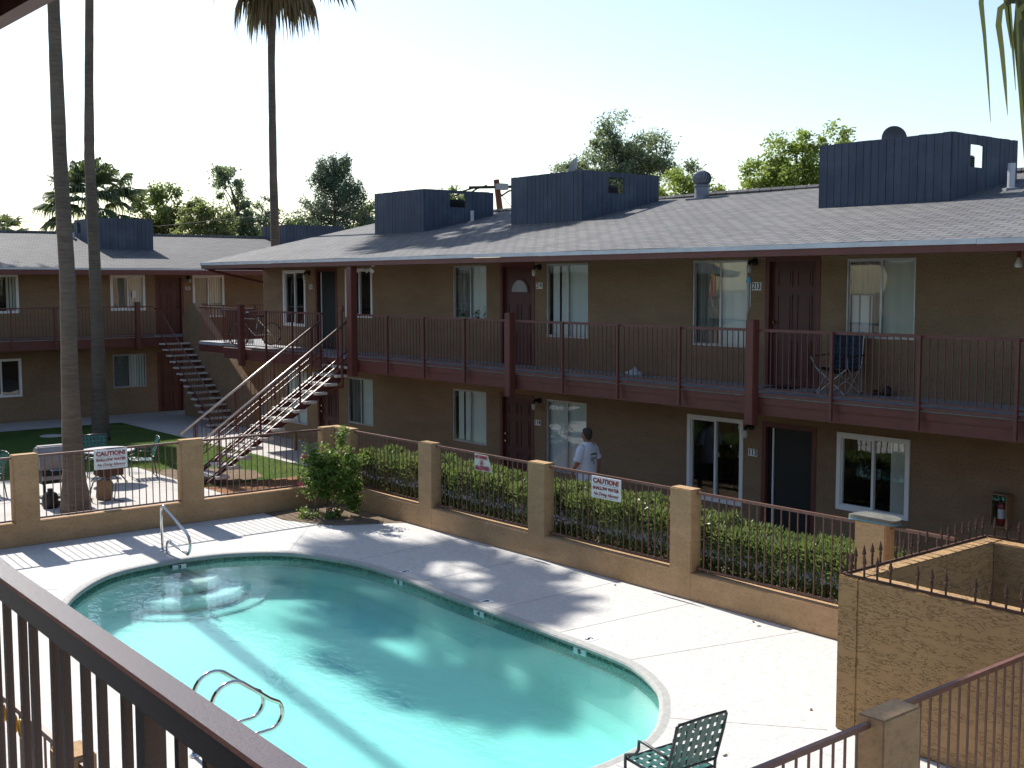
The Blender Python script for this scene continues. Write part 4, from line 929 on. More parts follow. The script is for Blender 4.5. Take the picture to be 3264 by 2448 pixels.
tree('ash_tree', 'round leafy tree right of the fan palm, behind the left building', [(-60.97, 25.28, 8.9, .75, .8), (-60.57, 26.22, 8.8, .85, .95), (-60.83, 25.61, 7.7, 1.15, 1.), (-60.9, 25.3, 6.9, .9, .8), (-60.55, 26.26, 7.4, .8, .8), (-60.7, 25.8, 6.2, 1.5, .9), (-60.2, 26.9, 7.9, .6, .9)], (-60.7, 25.8), 'lash', 9000, .2, .12, 75, .42, 3)
tree('olive_tree', 'low yellowish green tree beside the weeping eucalyptus', [(-56.28, 26.0, 7.7, .95, .85), (-56.43, 25.68, 7.0, .9, .6), (-55.95, 26.71, 7.4, .85, .9), (-56.09, 26.42, 8.2, .5, .45), (-56.1, 26.4, 6.2, 1.5, .9), (-55.7, 27.2, 7.2, .6, .8)], (-56.1, 26.3), 'lolive', 10500, .18, .09, 90, .36, 4)
tree('eucalyptus_tree', 'tall thin weeping tree with a ragged top, left of the pine', [(-62.81, 30.91, 10.8, .72, .62), (-62.5, 31.55, 10.1, .5, .95), (-63.0, 30.5, 10.6, .62, .34), (-62.68, 31.17, 9.1, .5, .9), (-62.55, 31.42, 7.8, 1.1, 1.), (-62.78, 30.95, 7.2, 1.1, .8), (-62.2, 32.11, 7.3, .85, .9), (-62.5, 31.4, 6.4, 1.7, .9), (-62.9, 30.4, 9.6, .4, .5), (-62.3, 31.9, 8.6, .7, .6)], (-62.5, 31.4), 'leuc', 11000, .24, .09, 95, .36, 5, flat=.2, droop=.7)
tree('cypress_tree', 'small dark upright tree just left of the third palm trunk', [(-53.02, 28.09, 7.9, .34, .75), (-53.06, 28.02, 7.1, .5, .8), (-53.0, 28.0, 6.2, .6, .6)], (-53.0, 28.0), 'lpine', 1900, .16, .06, 34, .2, 6, droop=-.6, tr=.09)
tree('leafy_tree', 'dark bushy tree right of the third palm trunk', [(-59.83, 32.32, 7.7, .7, .85), (-59.34, 33.21, 7.4, .8, .6), (-59.5, 32.8, 6.6, 1.5, .9), (-59.0, 33.9, 7.3, .8, .7)], (-59.5, 32.8), 'lgreen', 6000, .2, .1, 55, .38, 7)
tree('leafy_tree', 'dark bushy tree between the pine and the first rooftop screen', [(-55.6, 35.56, 8.0, .55, .7), (-55.74, 35.34, 7.4, .7, .7), (-55.6, 35.5, 6.6, .8, .7)], (-55.6, 35.5), 'lgreen', 4200, .2, .1, 40, .34, 8)
tree('leafy_tree', 'tip of a dark tree just showing over the first rooftop screen', [(-56.13, 41.82, 9.75, .6, .3), (-56.1, 41.8, 9.0, 1.2, .6)], (-56.1, 41.8), 'lgreen', 1400, .2, .1, 26, .3, 9)
tree('eucalyptus_tree', 'large airy grey green tree behind the middle rooftop screen', [(-41.46, 40.56, 11.85, .7, .75), (-41.12, 40.91, 11.0, .95, .8), (-41.89, 40.12, 10.6, .85, .76), (-40.56, 41.46, 10.25, 1.1, .9), (-40.01, 41.99, 10.75, .7, .8), (-39.84, 42.15, 9.7, .9, .8), (-41.27, 40.76, 9.7, 1.3, .8), (-39.04, 42.9, 9.67, .6, .62), (-42.5, 39.47, 10.0, .75, .48), (-43.18, 38.73, 9.8, .65, .38), (-41.89, 40.12, 9.3, 1.2, .56), (-40.9, 41.2, 8.6, 1.8, .7)], (-41., 41.), 'leuc', 24000, .19, .07, 150, .42, 10, flat=.2, droop=.5)
tree('leafy_tree', 'low bright green tree behind the turbine vent', [(-32.70, 35.14, 8.3, .75, .5), (-32.03, 35.75, 8.1, .75, .5), (-31.49, 36.23, 8.1, .42, .36), (-32.97, 34.89, 7.8, .6, .4), (-32.2, 35.5, 7.3, 1.2, .7)], (-32.2, 35.5), 'lcit', 7000, .14, .075, 60, .32, 11)
tree('leafy_tree', 'bright sunlit yellow green tree left of the largest rooftop screen', [(-26.61, 35.05, 9.4, .55, .52), (-27.11, 34.66, 8.9, .62, .58), (-27.48, 34.36, 8.4, .66, .58), (-25.58, 35.8, 9.35, .6, .42), (-25.96, 35.53, 8.8, .68, .66), (-26.78, 34.91, 8.2, 1.0, .66), (-27.48, 34.37, 7.9, .75, .4), (-25.69, 35.72, 8.1, .85, .7), (-26.6, 35.0, 7.4, 1.3, .7)], (-26.6, 35.), 'lcit', 15000, .15, .075, 110, .34, 12, flat=.3, droop=.25)
# aleppo pine: whorled branches with upturned tips
t = thing('pine_tree', 'dark bushy pine rising behind the roofs, left of the first screen', 'tree', (-54.85, 33.0, -.03), 'trees beyond the roofs')
g = MB(); b0 = Vector((-54.85, 33., -.03)); g.tube([b0, b0 + Vector((.05, 0, 5.5)), b0 + Vector((0, 0, 10.6))], [.2, .13, .03], 7); C = []; Rr = []; gg = random.Random(5)
z = 5.2
while z < 10.5:
    f = (10.9 - z) / 5.7; ln = .28 + 2.35 * f ** .75
    for i in range(9):
        a = gg.uniform(0, 6.283); l = ln * gg.uniform(.6, 1.08); s = b0 + Vector((0, 0, z + gg.uniform(-.15, .15))); e = s + Vector((math.cos(a) * l, math.sin(a) * l, l * .35)); m = s.lerp(e, .5) - Vector((0, 0, .08))
        g.tube([s, m, e], [.04, .025, .01], 4)
        for q in (.45, .65, .82, .95, 1.05): p = s.lerp(e, q); C.append((p.x, p.y, p.z + .08 + .25 * q * q)); w = .27 * (1.15 - .3 * q); Rr.append((w, w, w * 1.5))
    z += .36
g.build('trunk', M['bark'], t); V, F = leaves(C, Rr, 24000, .17, .05, .2, -.9); arr_mesh('crown', V, F, M['lpine'], t)

# fan palms ---------------------------------------------------------
def fan_leaf(V, F, o, az, el, lp, rb, nseg, hang, rng, width=.045, spread=1.25):
    """one costapalmate leaf: petiole then drooping segments"""
    o = np.array(o, float); d = np.array([math.cos(az) * math.cos(el), math.sin(az) * math.cos(el), math.sin(el)]); side = np.array([-math.sin(az), math.cos(az), 0.]); up = np.cross(d, side); up *= 1 if up[2] > 0 else -1
    p1 = o + d * lp * .55 + np.array([0, 0, .03]); p2 = o + d * lp - np.array([0, 0, lp * .10 * hang])
    def ribbon(pts, ws, sd):
        k = len(V)
        for p, w in zip(pts, ws): V.append(p - sd * w); V.append(p + sd * w)
        for i in range(len(pts) - 1): F.append((k + 2 * i, k + 2 * i + 1, k + 2 * i + 3, k + 2 * i + 2))
    ribbon([o, p1, p2], [.03, .022, .018], side)
    for i in range(nseg):
        s = (i / (nseg - 1) - .5) * 2; a = s * spread
        dd = d * math.cos(a) + side * math.sin(a) + up * (.25 * (1 - abs(s)) - .1); dd /= np.linalg.norm(dd)
        L = rb * (1 - .28 * abs(s)) * rng.uniform(.88, 1.08); g_ = np.array([0, 0, -1.])
        q1 = p2 + dd * L * .5 + g_ * .04 * hang * L; q2 = p2 + dd * L * .8 + g_ * .22 * hang * L; q3 = p2 + dd * L * .93 + g_ * .55 * hang * L * rng.uniform(.8, 1.2)
        sd = np.cross(dd, up); sd /= np.linalg.norm(sd) + 1e-9; sd = sd * .8 + up * .6 * rng.choice([-1, 1]); sd /= np.linalg.norm(sd)
        ribbon([p2, q1, q2, q3], [width * .35, width, width * .6, .004], sd)
def fan_palm(name, label, trunk, rt, crown_r, nleaf, ndead, seed, skirt=0., nseg=22, cat='palm tree', group='tall palms', hang=1., elmin=-.55):
    rng = np.random.default_rng(seed); top = np.array(trunk[-1], float)
    t = thing(name, label, cat, trunk[0], group)
    g = MB(); pts = []; rs = []
    for i in range(len(trunk) - 1):
        k = 10
        for j in range(k if i < len(trunk) - 2 else k + 1):
            f = j / k; p = Vector(trunk[i]).lerp(Vector(trunk[i + 1]), f); pts.append(p); rs.append((rt[i] + (rt[i + 1] - rt[i]) * f) * (1 + rng.uniform(-.035, .035)))
    g.tube(pts, rs, 14); g.build('trunk', M['trunk'], t, smooth=True)
    V, F = [], []
    for i in range(nleaf):
        el = R(85) - (R(85) - elmin) * ((i + .5) / nleaf) ** .8 + rng.uniform(-.12, .12); az = i * 2.39996 + rng.uniform(-.25, .25)
        fan_leaf(V, F, top + np.array([0, 0, rng.uniform(-.15, .2)]), az, el, crown_r * .52 * rng.uniform(.9, 1.1), crown_r * .55 * rng.uniform(.9, 1.1), nseg, hang * rng.uniform(.7, 1.3), rng, width=.03 * crown_r)
    arr_mesh('crown', np.array(V), np.array(F), M['lpalm'], t)
    if ndead:
        V, F = [], []
        for i in range(ndead):
            az = i * 2.39996; z = rng.uniform(-skirt, .05)
            fan_leaf(V, F, top + np.array([0, 0, z]), az, rng.uniform(-1.45, -.85), crown_r * .4, crown_r * .45, 14, 1.3, rng, width=.022 * crown_r, spread=.8)
        arr_mesh('dead_fronds', np.array(V), np.array(F), M['ldead'], t)
    return t
fan_palm('palm_tree', 'tall palm trunk rising from the patio just behind the pool fence', [(-22.85, 7.87, -.02), (-22.85, 7.85, .8), (-22.85, 7.835, 2.6), (-22.85, 7.86, 4.4), (-22.85, 7.79, 6.8), (-22.85, 7.77, 9.65), (-22.85, 7.72, 14.), (-22.85, 7.7, 18.5)], [.30, .205, .158, .148, .135, .112, .11, .11], 1.7, 34, 12, 21, .6)
fan_palm('palm_tree', 'tall grey palm trunk standing on the shaded lawn behind the grill', [(-32.9, 12.1, -.02), (-32.9, 12.085, 1.4), (-32.9, 12.09, 3.5), (-32.9, 12.07, 5.3), (-32.9, 12.02, 7.9), (-32.9, 12.08, 10.), (-32.9, 12.16, 12.1), (-32.9, 11.6, 14.8), (-32.9, 11.2, 16.6)], [.26, .20, .165, .155, .14, .115, .112, .115, .12], 2.3, 42, 16, 22, .7)
fan_palm('palm_tree', 'tall palm rising behind the roof corner, its crown cut by the top edge', [(-34.1, 18.32, -.02), (-34.1, 18.32, 5.4), (-34.1, 18.29, 7.8), (-34.1, 18.3, 11.3), (-34.1, 18.42, 15.3)], [.2, .147, .125, .108, .16], 2.9, 46, 20, 23, .3)
fan_palm('fan_palm', 'broad fan palm with a brown skirt behind the left building', [(-49.77, 18.22, -.02), (-49.77, 18.22, 4.), (-49.77, 18.25, 7.7)], [.4, .3, .26], 2.35, 46, 34, 24, 1.2, nseg=20, group='fan palms behind the left building', elmin=-.75)
fan_palm('fan_palm', 'small distant palm at the far left above the roof', [(-74.78, 22.18, -.02), (-74.78, 22.18, 7.2)], [.3, .22], 1.7, 30, 8, 25, .5, nseg=12, group='fan palms behind the left building')
# palm whose frond tips hang in at the right edge: trunk outside the frame
rng = np.random.default_rng(31); V, F = [], []
t = thing('palm_tree', 'palm frond tips hanging into the picture at the upper right edge', 'palm tree', (-1.75, 5.35, 0), 'tall palms')
g = MB(); g.tube([(-1.75, 5.35, 0), (-1.75, 5.35, 2.5), (-1.72, 5.33, 5.9)], [.22, .17, .16], 12); g.build('trunk', M['trunk'], t, smooth=True)
def strand(p, w):
    k = len(V); P_ = [np.array(q, float) for q in p]
    for i, q in enumerate(P_):
        d = P_[min(i + 1, len(P_) - 1)] - P_[max(i - 1, 0)]; sd = np.cross(d, np.array([.77, -.63, .15]) + rng.normal(0, .25, 3)); sd /= np.linalg.norm(sd) + 1e-9
        ww = w * (1, 1, .95, .9, .8, .6, .06)[min(6, int(i * 7 / len(P_)))] if i < len(P_) - 1 else .001
        V.append(q - sd * ww); V.append(q + sd * ww)
    for i in range(len(P_) - 1): F.append((k + 2 * i, k + 2 * i + 1, k + 2 * i + 3, k + 2 * i + 2))
for i in range(64):
    # starts right of the frame edge, arches out and hangs
    o = np.array([-2.30, 5.08, 5.60]) + rng.normal(0, .11, 3) * np.array([.8, .8, 1.7]); reach = rng.uniform(.08, .36); drop = rng.uniform(.2, .62)
    dr = np.array([-.62, -.75, 0.]) * reach + np.array([-.3, .35, 0]) * rng.uniform(-.3, .3)
    pts = []
    for s in np.linspace(0, 1, 9):
        h = math.sin(min(s * 1.6, 1) * math.pi / 2); pts.append(o + dr * (h - .45 * max(0, s - .55)) + np.array([0, 0, .16 * math.sin(s * math.pi) - drop * s ** 1.9]))
    strand(pts, rng.uniform(.007, .015))
for i in range(40):
    az = rng.uniform(0, 6.28); fan_leaf(V, F, (-1.75, 5.35, 5.95), az, rng.uniform(.25, 1.3), .45, .6, 12, 1., rng, width=.03)
arr_mesh('crown', np.array(V), np.array(F), M['lstrand'], t)
# unseen tree added left of the frame, crown flattened to shape the lawn's shade
tree('eucalyptus_tree', 'unseen tall tree added beyond the left edge to shade the lawn', [(-54.9, 7.4, 22, 1.6, .9), (-54.9, 9.6, 22, 1.7, .9), (-54.9, 11.6, 22, 1.7, .9), (-55., 13.3, 21.9, 1.4, .8)], (-55., 9.), 'leuc', 7000, .5, .25, 80, .8, 40, tr=.3)

# hedge --------------------------------------------------------------
def hedge(x0, x1, label, seed, h=1.04):
    t = thing('oleander_hedge', label, 'hedge', ((x0 + x1) / 2, 13., 0), 'hedge sections behind the pool fence')
    g = np.random.default_rng(seed); n = int(5200 * (x1 - x0)); 
    # points on a lumpy rounded box, denser at the skin
    u = g.uniform(x0, x1, n); th = g.uniform(-.25, np.pi * .62, n); rr = g.uniform(.70, 1.04, n) ** .5
    bump = 1 + .05 * np.sin(u * 3.1 + seed) + .04 * np.sin(u * 7.3 + 2 * seed) + .03 * np.sin(u * 1.3)
    ex = lambda c: np.sign(c) * np.abs(c) ** .33
    y = 13.0 - ex(np.cos(th)) * .50 * rr * bump; z = .42 + ex(np.sin(th)) * (h - .45) * rr * bump
    low = g.random(n) < .3; z[low] = g.uniform(.03, .5, low.sum()); y[low] = 13.0 - .5 * g.uniform(.7, 1.05, low.sum())
    c = np.stack([u, y, z], 1)
    a = g.normal(size=(n, 3)) * .55; a[:, 1] -= .5 * np.cos(th); a[:, 2] += .75; a /= np.linalg.norm(a, axis=1)[:, None]
    w = np.cross(a, g.normal(size=(n, 3))); w /= np.linalg.norm(w, axis=1)[:, None]; l = .10 * g.uniform(.6, 1.3, (n, 1)); q = .0135 * g.uniform(.8, 1.3, (n, 1))
    V = np.stack([c, c + a * l * .5 + w * q, c + a * l, c + a * l * .5 - w * q], 1).reshape(-1, 3); arr_mesh('foliage', V, np.arange(4 * n).reshape(n, 4), M['lhedge'], t)
    b = MB()
    for i in range(int((x1 - x0) * 4)):
        x = g.uniform(x0 + .1, x1 - .1); b.tube([(x, 13. + g.uniform(-.2, .2), -.01), (x + g.uniform(-.15, .15), 13. + g.uniform(-.35, .3), .45), (x + g.uniform(-.25, .25), 13. + g.uniform(-.4, .4), .85)], [.012, .009, .004], 5)
    b.build('stems', M['bark'], t); return t
hedge(-20.2, -17.1, 'oleander hedge section beside the corner rose bush', 1)
hedge(-17.1, -14.1, 'oleander hedge section below the NO DIVING ALLOWED sign', 2)
hedge(-14.1, -11.0, 'oleander hedge section in front of the walking man', 3)
hedge(-11.0, -7.9, 'oleander hedge section in front of door 113', 4, .95)
# rose bush ------------------------------------------------------------
t = thing('rose_bush', 'leafy rose bush with pink blooms in the pool corner', 'shrub', (-19.1, 11.1, 0))
env = [(-19.1, 11.3, .95, .30, .35), (-19.45, 11.05, .92, .24, .28), (-18.95, 11.55, .85, .26, .42), (-19.2, 11.2, 1.22, .18, .22), (-18.85, 11.45, 1.40, .10, .24), (-18.86, 11.46, 1.60, .07, .12), (-18.9, 11.55, .45, .26, .32), (-19.4, 11.05, .60, .2, .25), (-19.2, 11.2, .7, .32, .3), (-18.75, 11.65, 1.08, .2, .2), (-19.38, 11.1, 1.28, .09, .15), (-19.3, 11.05, .10, .26, .07), (-18.85, 11.3, .08, .26, .06)]
C, Rr = clumps(env, 190, .12, 50); V, F = leaves(C, Rr, 7600, .066, .042, .45); arr_mesh('foliage', V, F, M['lrose'], t)
g = MB(); gg = random.Random(3)
for i in range(11):
    e = Vector(C[gg.randrange(len(C))]); s = Vector((-19.15 + gg.uniform(-.22, .25), 11.25 + gg.uniform(-.15, .2), 0)); g.tube([s, s.lerp(e, .5) + Vector((gg.uniform(-.08, .08), gg.uniform(-.08, .08), 0)), e], [.017, .012, .005], 6)
g.build('stems', M['bark'], t)
for c in ((-19.42, 10.86, .66), (-19.45, 10.95, 1.16)):
    V, F = leaves([c], [(.05, .05, .045)], 26, .05, .045, .3); arr_mesh('bloom', V, F, M['pink'], t)
# grass blades on the sunlit lawn
n = 26000; c = np.stack([RNG.uniform(-31.5, -23.8, n), RNG.uniform(9.0, 14.05, n), np.full(n, -.012)], 1)
keep = ~((c[:, 0] > -27.45) & (c[:, 1] < 10.95)); soil = ((c[:, 0] + 25.3) / 1.6) ** 2 + ((c[:, 1] - 11.8) / 1.0) ** 2 < 1; keep &= ~soil; c = c[keep]; n = len(c)
a = RNG.normal(size=(n, 3)) * .4; a[:, 2] = 1; w = np.cross(a, RNG.normal(size=(n, 3))); w /= np.linalg.norm(w, axis=1)[:, None]; h = RNG.uniform(.03, .07, (n, 1))
V = np.stack([c - w * .004, c + w * .004, c + a * h + w * .001, c + a * h - w * .001], 1).reshape(-1, 3)
M['blade'] = LEAF('grass_blade', (.06, .15, .015), (.11, .21, .03), trans=.4)
go = arr_mesh('grass', V, np.arange(4 * n).reshape(n, 4), M['blade'], None, (-27.5, 11.5, 0)); tag(go, 'short mown grass lit by the sun between patio and walkway', 'grass', kind='stuff')

# ================================================================== PROPS
def local_thing(name, label, cat, group=None): return thing(name, label, cat, (0, 0, 0), group)
def place(t, loc, rz=0, rx=0, ry=0):
    t.location = loc; t.rotation_euler = (rx, ry, rz); return t
# strap chair: local +y is the way the sitter faces
def make_chair(label, group=None):
    t = local_thing('strap_chair', label, 'patio chair', group); r = .0135
    for s in (-1, 1):
        x = s * .275
        b = MB(); b.tube([(x, .24, 0), (x, .25, .40), (x, .245, .455), (x, .19, .475), (x, .12, .50), (x, .085, .55), (x, .08, .625), (x, .02, .63), (x, -.22, .60), (x, -.27, .585)], r, 8); b.build('leg', M['frame'], t, smooth=True)
        b = MB(); b.tube([(x, -.30, 0), (x, -.245, .38), (x, -.25, .45), (x, -.34, .75), (x, -.37, .88), (x * .93, -.378, .90)], r, 8); b.build('leg', M['frame'], t, smooth=True)
    b = MB()
    for s in (-1, 1): b.tube([(s * .26, .25, .42), (s * .26, -.23, .385)], r, 8)
    b.tube([(-.26, .25, .42), (.26, .25, .42)], r, 8); b.tube([(-.26, -.23, .385), (.26, -.23, .385)], r, 8)
    b.tube([(-.26, -.378, .90), (0, -.39, .91), (.26, -.378, .90)], r, 8); b.tube([(-.26, -.25, .46), (.26, -.25, .46)], r, 8); b.build('seat_frame', M['frame'], t, smooth=True)
    def strapband(p, q, w, n, up):
        b.bar(p, q, w, .004, up)
    b = MB()
    for i in range(6):
        y = .215 - i * .082; z = .422 - i * .006
        pts = [(-.262 + j * .0655, z + (.005 if (i + j) % 2 else -.004)) for j in range(9)]
        for j in range(8): b.bar((pts[j][0], y, pts[j][1]), (pts[j + 1][0] + .002, y, pts[j + 1][1]), .05, .004, (0, 0, 1))
    for i in range(6):
        x = -.20 + i * .08; b.bar((x, .25, .423), (x, -.23, .388), .05, .004, (0, 0, 1))
    b.build('seat', M['strap'], t)
    b = MB(); nrm = (0, .95, .3)
    for i in range(5):
        f = .1 + i * .2; y = -.25 - .128 * f; z = .47 + .42 * f
        for j in range(8):
            o = .005 if (i + j) % 2 else -.004; b.bar((-.262 + j * .0655, y + o, z), (-.262 + (j + 1) * .0655 + .002, y + (-.004 if (i + j) % 2 else .005), z), .004, .05, (0, -.28, .96))
    for i in range(6): x = -.20 + i * .08; b.bar((x, -.25, .46), (x, -.385, .905), .05, .004, (0, .95, .3))
    b.build('backrest', M['strap'], t); return t
ch = make_chair('green strap chair standing alone on the deck at the pool edge')
patio = [('green strap chair at the left edge of the patio', (-25.55, 7.0, .0), R(180)), ('green strap chair on the far side of the round patio table', (-26.75, 9.75, .0), R(-100)), ('green strap chair on the right side of the round patio table', (-25.95, 10.45, .0), R(165))]
for lab, loc, rz in patio: c_ = copy_tree(ch); c_['label'] = lab; c_['group'] = 'patio chairs'; place(c_, loc, rz)
place(ch, (-6.56, 7.10, .0), R(86))
# round table
t = thing('patio_table', 'round green patio table with a pale top behind the caution sign', 'table', (-25.75, 9.62, 0))
b = MB(); b.lathe([(.0, .70), (.55, .70), (.565, .712), (.55, .724), (.0, .724)], (-25.75, 9.62, 0), 28); b.build('table_top', M['dish'], t, smooth='auto')
for i in range(4):
    a = R(45 + 90 * i); c, s = math.cos(a), math.sin(a); b = MB(); b.tube([(-25.75 + c * .48, 9.62 + s * .48, .70), (-25.75 + c * .18, 9.62 + s * .18, .42), (-25.75 + c * .2, 9.62 + s * .2, .25), (-25.75 + c * .42, 9.62 + s * .42, .0)], .014, 6); b.build('leg', M['frame'], t, smooth=True)
# pedestal grill, gas grill, tipped chair
t = thing('pedestal_grill', 'rusty brown charcoal grill box on a single post under the caution sign', 'grill', (-24.0, 8.95, 0))
b = MB(); b.box(-24.18, -23.8, 8.71, 9.20, .45, .47); b.box(-24.18, -23.8, 8.71, 8.73, .47, .66); b.box(-24.18, -23.8, 9.18, 9.20, .47, .66); b.box(-24.18, -24.16, 8.73, 9.18, .47, .66); b.box(-23.82, -23.8, 8.73, 9.18, .47, .60); b.build('fire_box', M['iron'], t)
b = MB(); b.tube([(-24., 8.94, 0), (-24., 8.94, .45)], .045, 10); b.build('post', M['iron'], t)
b = MB()
for i in range(12): b.box(-24.15, -23.83, 8.75 + i * .037, 8.757 + i * .037, .60, .608)
b.build('grate', M['iron'], t)
t = thing('gas_grill', 'grey hooded gas grill half hidden by the patio palm trunk', 'grill', (-24.0, 7.9, 0))
pr = [(-24.30, .70), (-24.30, .98), (-24.24, 1.10), (-24.12, 1.165), (-23.98, 1.16), (-23.86, 1.06), (-23.80, .90), (-23.78, .70)]
b = MB(); b.prism(pr, 'y', 7.53, 8.32); b.build('hood', M['hood'], t, bevel=.03)
b = MB(); b.prism([(-24.3, .42), (-24.3, .695), (-23.8, .695), (-23.76, .62), (-23.82, .42)], 'y', 7.56, 8.29); b.build('fire_box', M['black'], t)
b = MB(); b.box(-23.80, -23.74, 7.55, 8.30, .50, .585); b.build('control_panel', M['hood'], t)
b = MB(); b.box(-23.738, -23.73, 7.74, 8.02, .525, .555); b.build('badge', M['dish'], t)
b = MB(); b.tube([(-23.72, 7.70, .70), (-23.68, 7.72, .70), (-23.68, 8.12, .70), (-23.72, 8.14, .70)], .012, 6); b.build('handle', M['steel'], t)
b = MB()
for x, y in ((-24.26, 7.6), (-24.26, 8.25), (-23.84, 7.6), (-23.84, 8.25)): b.box(x - .02, x + .02, y - .02, y + .02, .0, .42)
b.box(-24.28, -23.82, 7.58, 8.27, .10, .13); b.build('cart', M['black'], t)
b = MB(); b.lathe([(.0, 0), (.13, .0), (.155, .05), (.155, .22), (.12, .29), (.05, .32), (.05, .38), (.0, .38)], (-23.5, 7.60, .0), 14); tag(b.build('gas_bottle', M['black'], smooth='auto'), 'black gas bottle on the patio behind the fence pillar', 'gas bottle')
b = MB(); b.tube([(-23.45, 7.62, .04), (-23.55, 7.85, .05), (-23.7, 8.1, .12), (-23.85, 8.35, .16), (-24.1, 8.6, .12)], .035, 8); tag(b.build('flexible_duct', M['tan'], smooth=True), 'brown flexible duct curling from the gas bottle past the palm foot', 'duct')
t = thing('folding_chair', 'tan folding chair tipped over beside the patio palm', 'folding chair', (-23.55, 8.68, 0))
m = Matrix.Translation((-23.55, 8.70, .215)) @ Matrix.Rotation(R(8), 4, 'Z') @ Matrix.Rotation(R(-12), 4, 'X') @ Matrix.Rotation(R(78), 4, 'Y')
def tb(b, mat4): b.v = [tuple(mat4 @ Vector(v)) for v in b.v]; return b
po = [(.2 * math.copysign(abs(math.cos(a)) ** .35, math.cos(a)), .165 * math.copysign(abs(math.sin(a)) ** .35, math.sin(a))) for a in [k * math.pi / 14 for k in range(28)]]
tb(MB().prism(po, 'z', -.012, .012), m).build('seat', M['tan'], t)
tb(MB().tube([(p[0] * 1.05, p[1] * 1.05, 0) for p in po] + [(po[0][0] * 1.05, 0, 0)], .012, 6), m).build('seat_frame', M['frame'], t)
b = MB(); b.tube([(-23.62, 8.50, .40), (-23.58, 8.43, .25), (-23.6, 8.42, .1), (-23.62, 8.46, .015), (-23.9, 8.5, .015)], .014, 6); b.tube([(-23.5, 8.92, .36), (-23.46, 8.86, .015), (-23.2, 8.95, .015)], .012, 6); b.tube([(-23.62, 8.50, .40), (-23.9, 8.95, .42)], .012, 6); b.build('leg', M['frame'], t)
b = MB(); b.lathe([(.0, 0), (.34, 0), (.33, .012), (.0, .018)], (-34.73, 11.35, -.012), 20); tag(b.build('drain_cover', M['walk']), 'round concrete drain cover in the shaded lawn', 'drain cover')
b = MB(); b.tube([(-27.49, 15.25, 0), (-27.49, 15.25, .42), (-27.49, 15.25, .46)], [.045, .045, .05], 10); tag(b.build('standpipe', M['tan'], smooth='auto'), 'short brown standpipe by the walkway behind the staircase', 'pipe')
# foam board on the pillar
t = thing('foam_board', 'grey foam board with blue underside lying on the fence pillar', 'foam board', (-8.04, 12.24, 1.545))
po = [(-8.04 + .32 * math.copysign(abs(math.cos(a)) ** .5, math.cos(a)), 12.24 + .15 * math.copysign(abs(math.sin(a)) ** .6, math.sin(a))) for a in [k * math.pi / 14 for k in range(28)]]
def bent(z0, z1, mat, nm):
    b = MB(); b.prism(po, 'z', z0, z1); b.v = [(v[0], v[1], v[2] - .35 * max(0, abs(v[0] + 8.04) - .18) ** 1.5) for v in b.v]; return b.build(nm, mat, t)
bent(1.567, 1.612, M['foam'], 'board'); bent(1.550, 1.566, M['bluerim'], 'underside')

# wall lamps -----------------------------------------------------------
def lamp(F, u, z, label):
    t = thing('wall_lamp', label, 'wall lamp', F.p(u, 0, z), 'wall lamps by the doors'); P_ = lambda du, d, dz: F.p(u + du, d, z + dz)
    b = MB(); b.tube([P_(0, -.002, 0), P_(0, -.03, 0)], .065, 12); b.tube([P_(0, -.03, 0), P_(0, -.10, .02), P_(0, -.15, .0), P_(0, -.16, -.05)], .028, 8); b.build('bracket', M['black'], t, smooth='auto')
    b = MB(); b.lathe([(.03, -.05), (.048, -.07), (.045, -.15), (.03, -.185), (.0, -.19)], P_(0, -.16, 0), 10); b.build('lamp_glass', M['lampglass'], t, smooth=True)
lamp(FR, -13.19, 4.74, 'black wall lamp beside door 213 upstairs'); lamp(FR, -18.88, 4.71, 'black wall lamp beside door 214 upstairs')
lamp(FR, -18.89, 1.90, 'black wall lamp beside door 114 on the ground floor'); lamp(FR, -13.22, 1.88, 'black wall lamp beside door 113 on the ground floor')
lamp(FR, -28.45, 4.66, 'black wall lamp left of the upstairs screen door 215'); lamp(FL, 17.46, 4.58, 'small black wall lamp beside the far door 202')
t = thing('eave_lamp', 'bare reflector bulb hanging under the eave near the right edge', 'lamp', (-8.06, 15.5, 4.82))
b = MB(); b.tube([(-8.06, 15.5, 4.82), (-8.06, 15.5, 4.72)], .03, 8); b.build('socket', M['trim'], t)
b = MB(); b.lathe([(.022, .72), (.03, .69), (.052, .64), (.06, .60), (.04, .585), (.0, .58)], (-8.06, 15.5, 4.), 12); b.build('bulb', M['lampglass'], t, smooth=True)
t = thing('eave_lamp', 'twin floodlight under the eave beside the tall walkway post', 'lamp', (-23.55, 15.2, 4.82))
b = MB(); b.tube([(-23.55, 15.2, 4.82), (-23.55, 15.2, 4.77)], .05, 8); b.build('socket', M['white'], t)
for s in (-1, 1): b = MB(); b.tube([(-23.55, 15.2, 4.77), (-23.55 + s * .09, 15.12, 4.70), (-23.55 + s * .14, 15.06, 4.66)], [.02, .035, .055], 10); b.build('bulb', M['white'], t, smooth='auto')
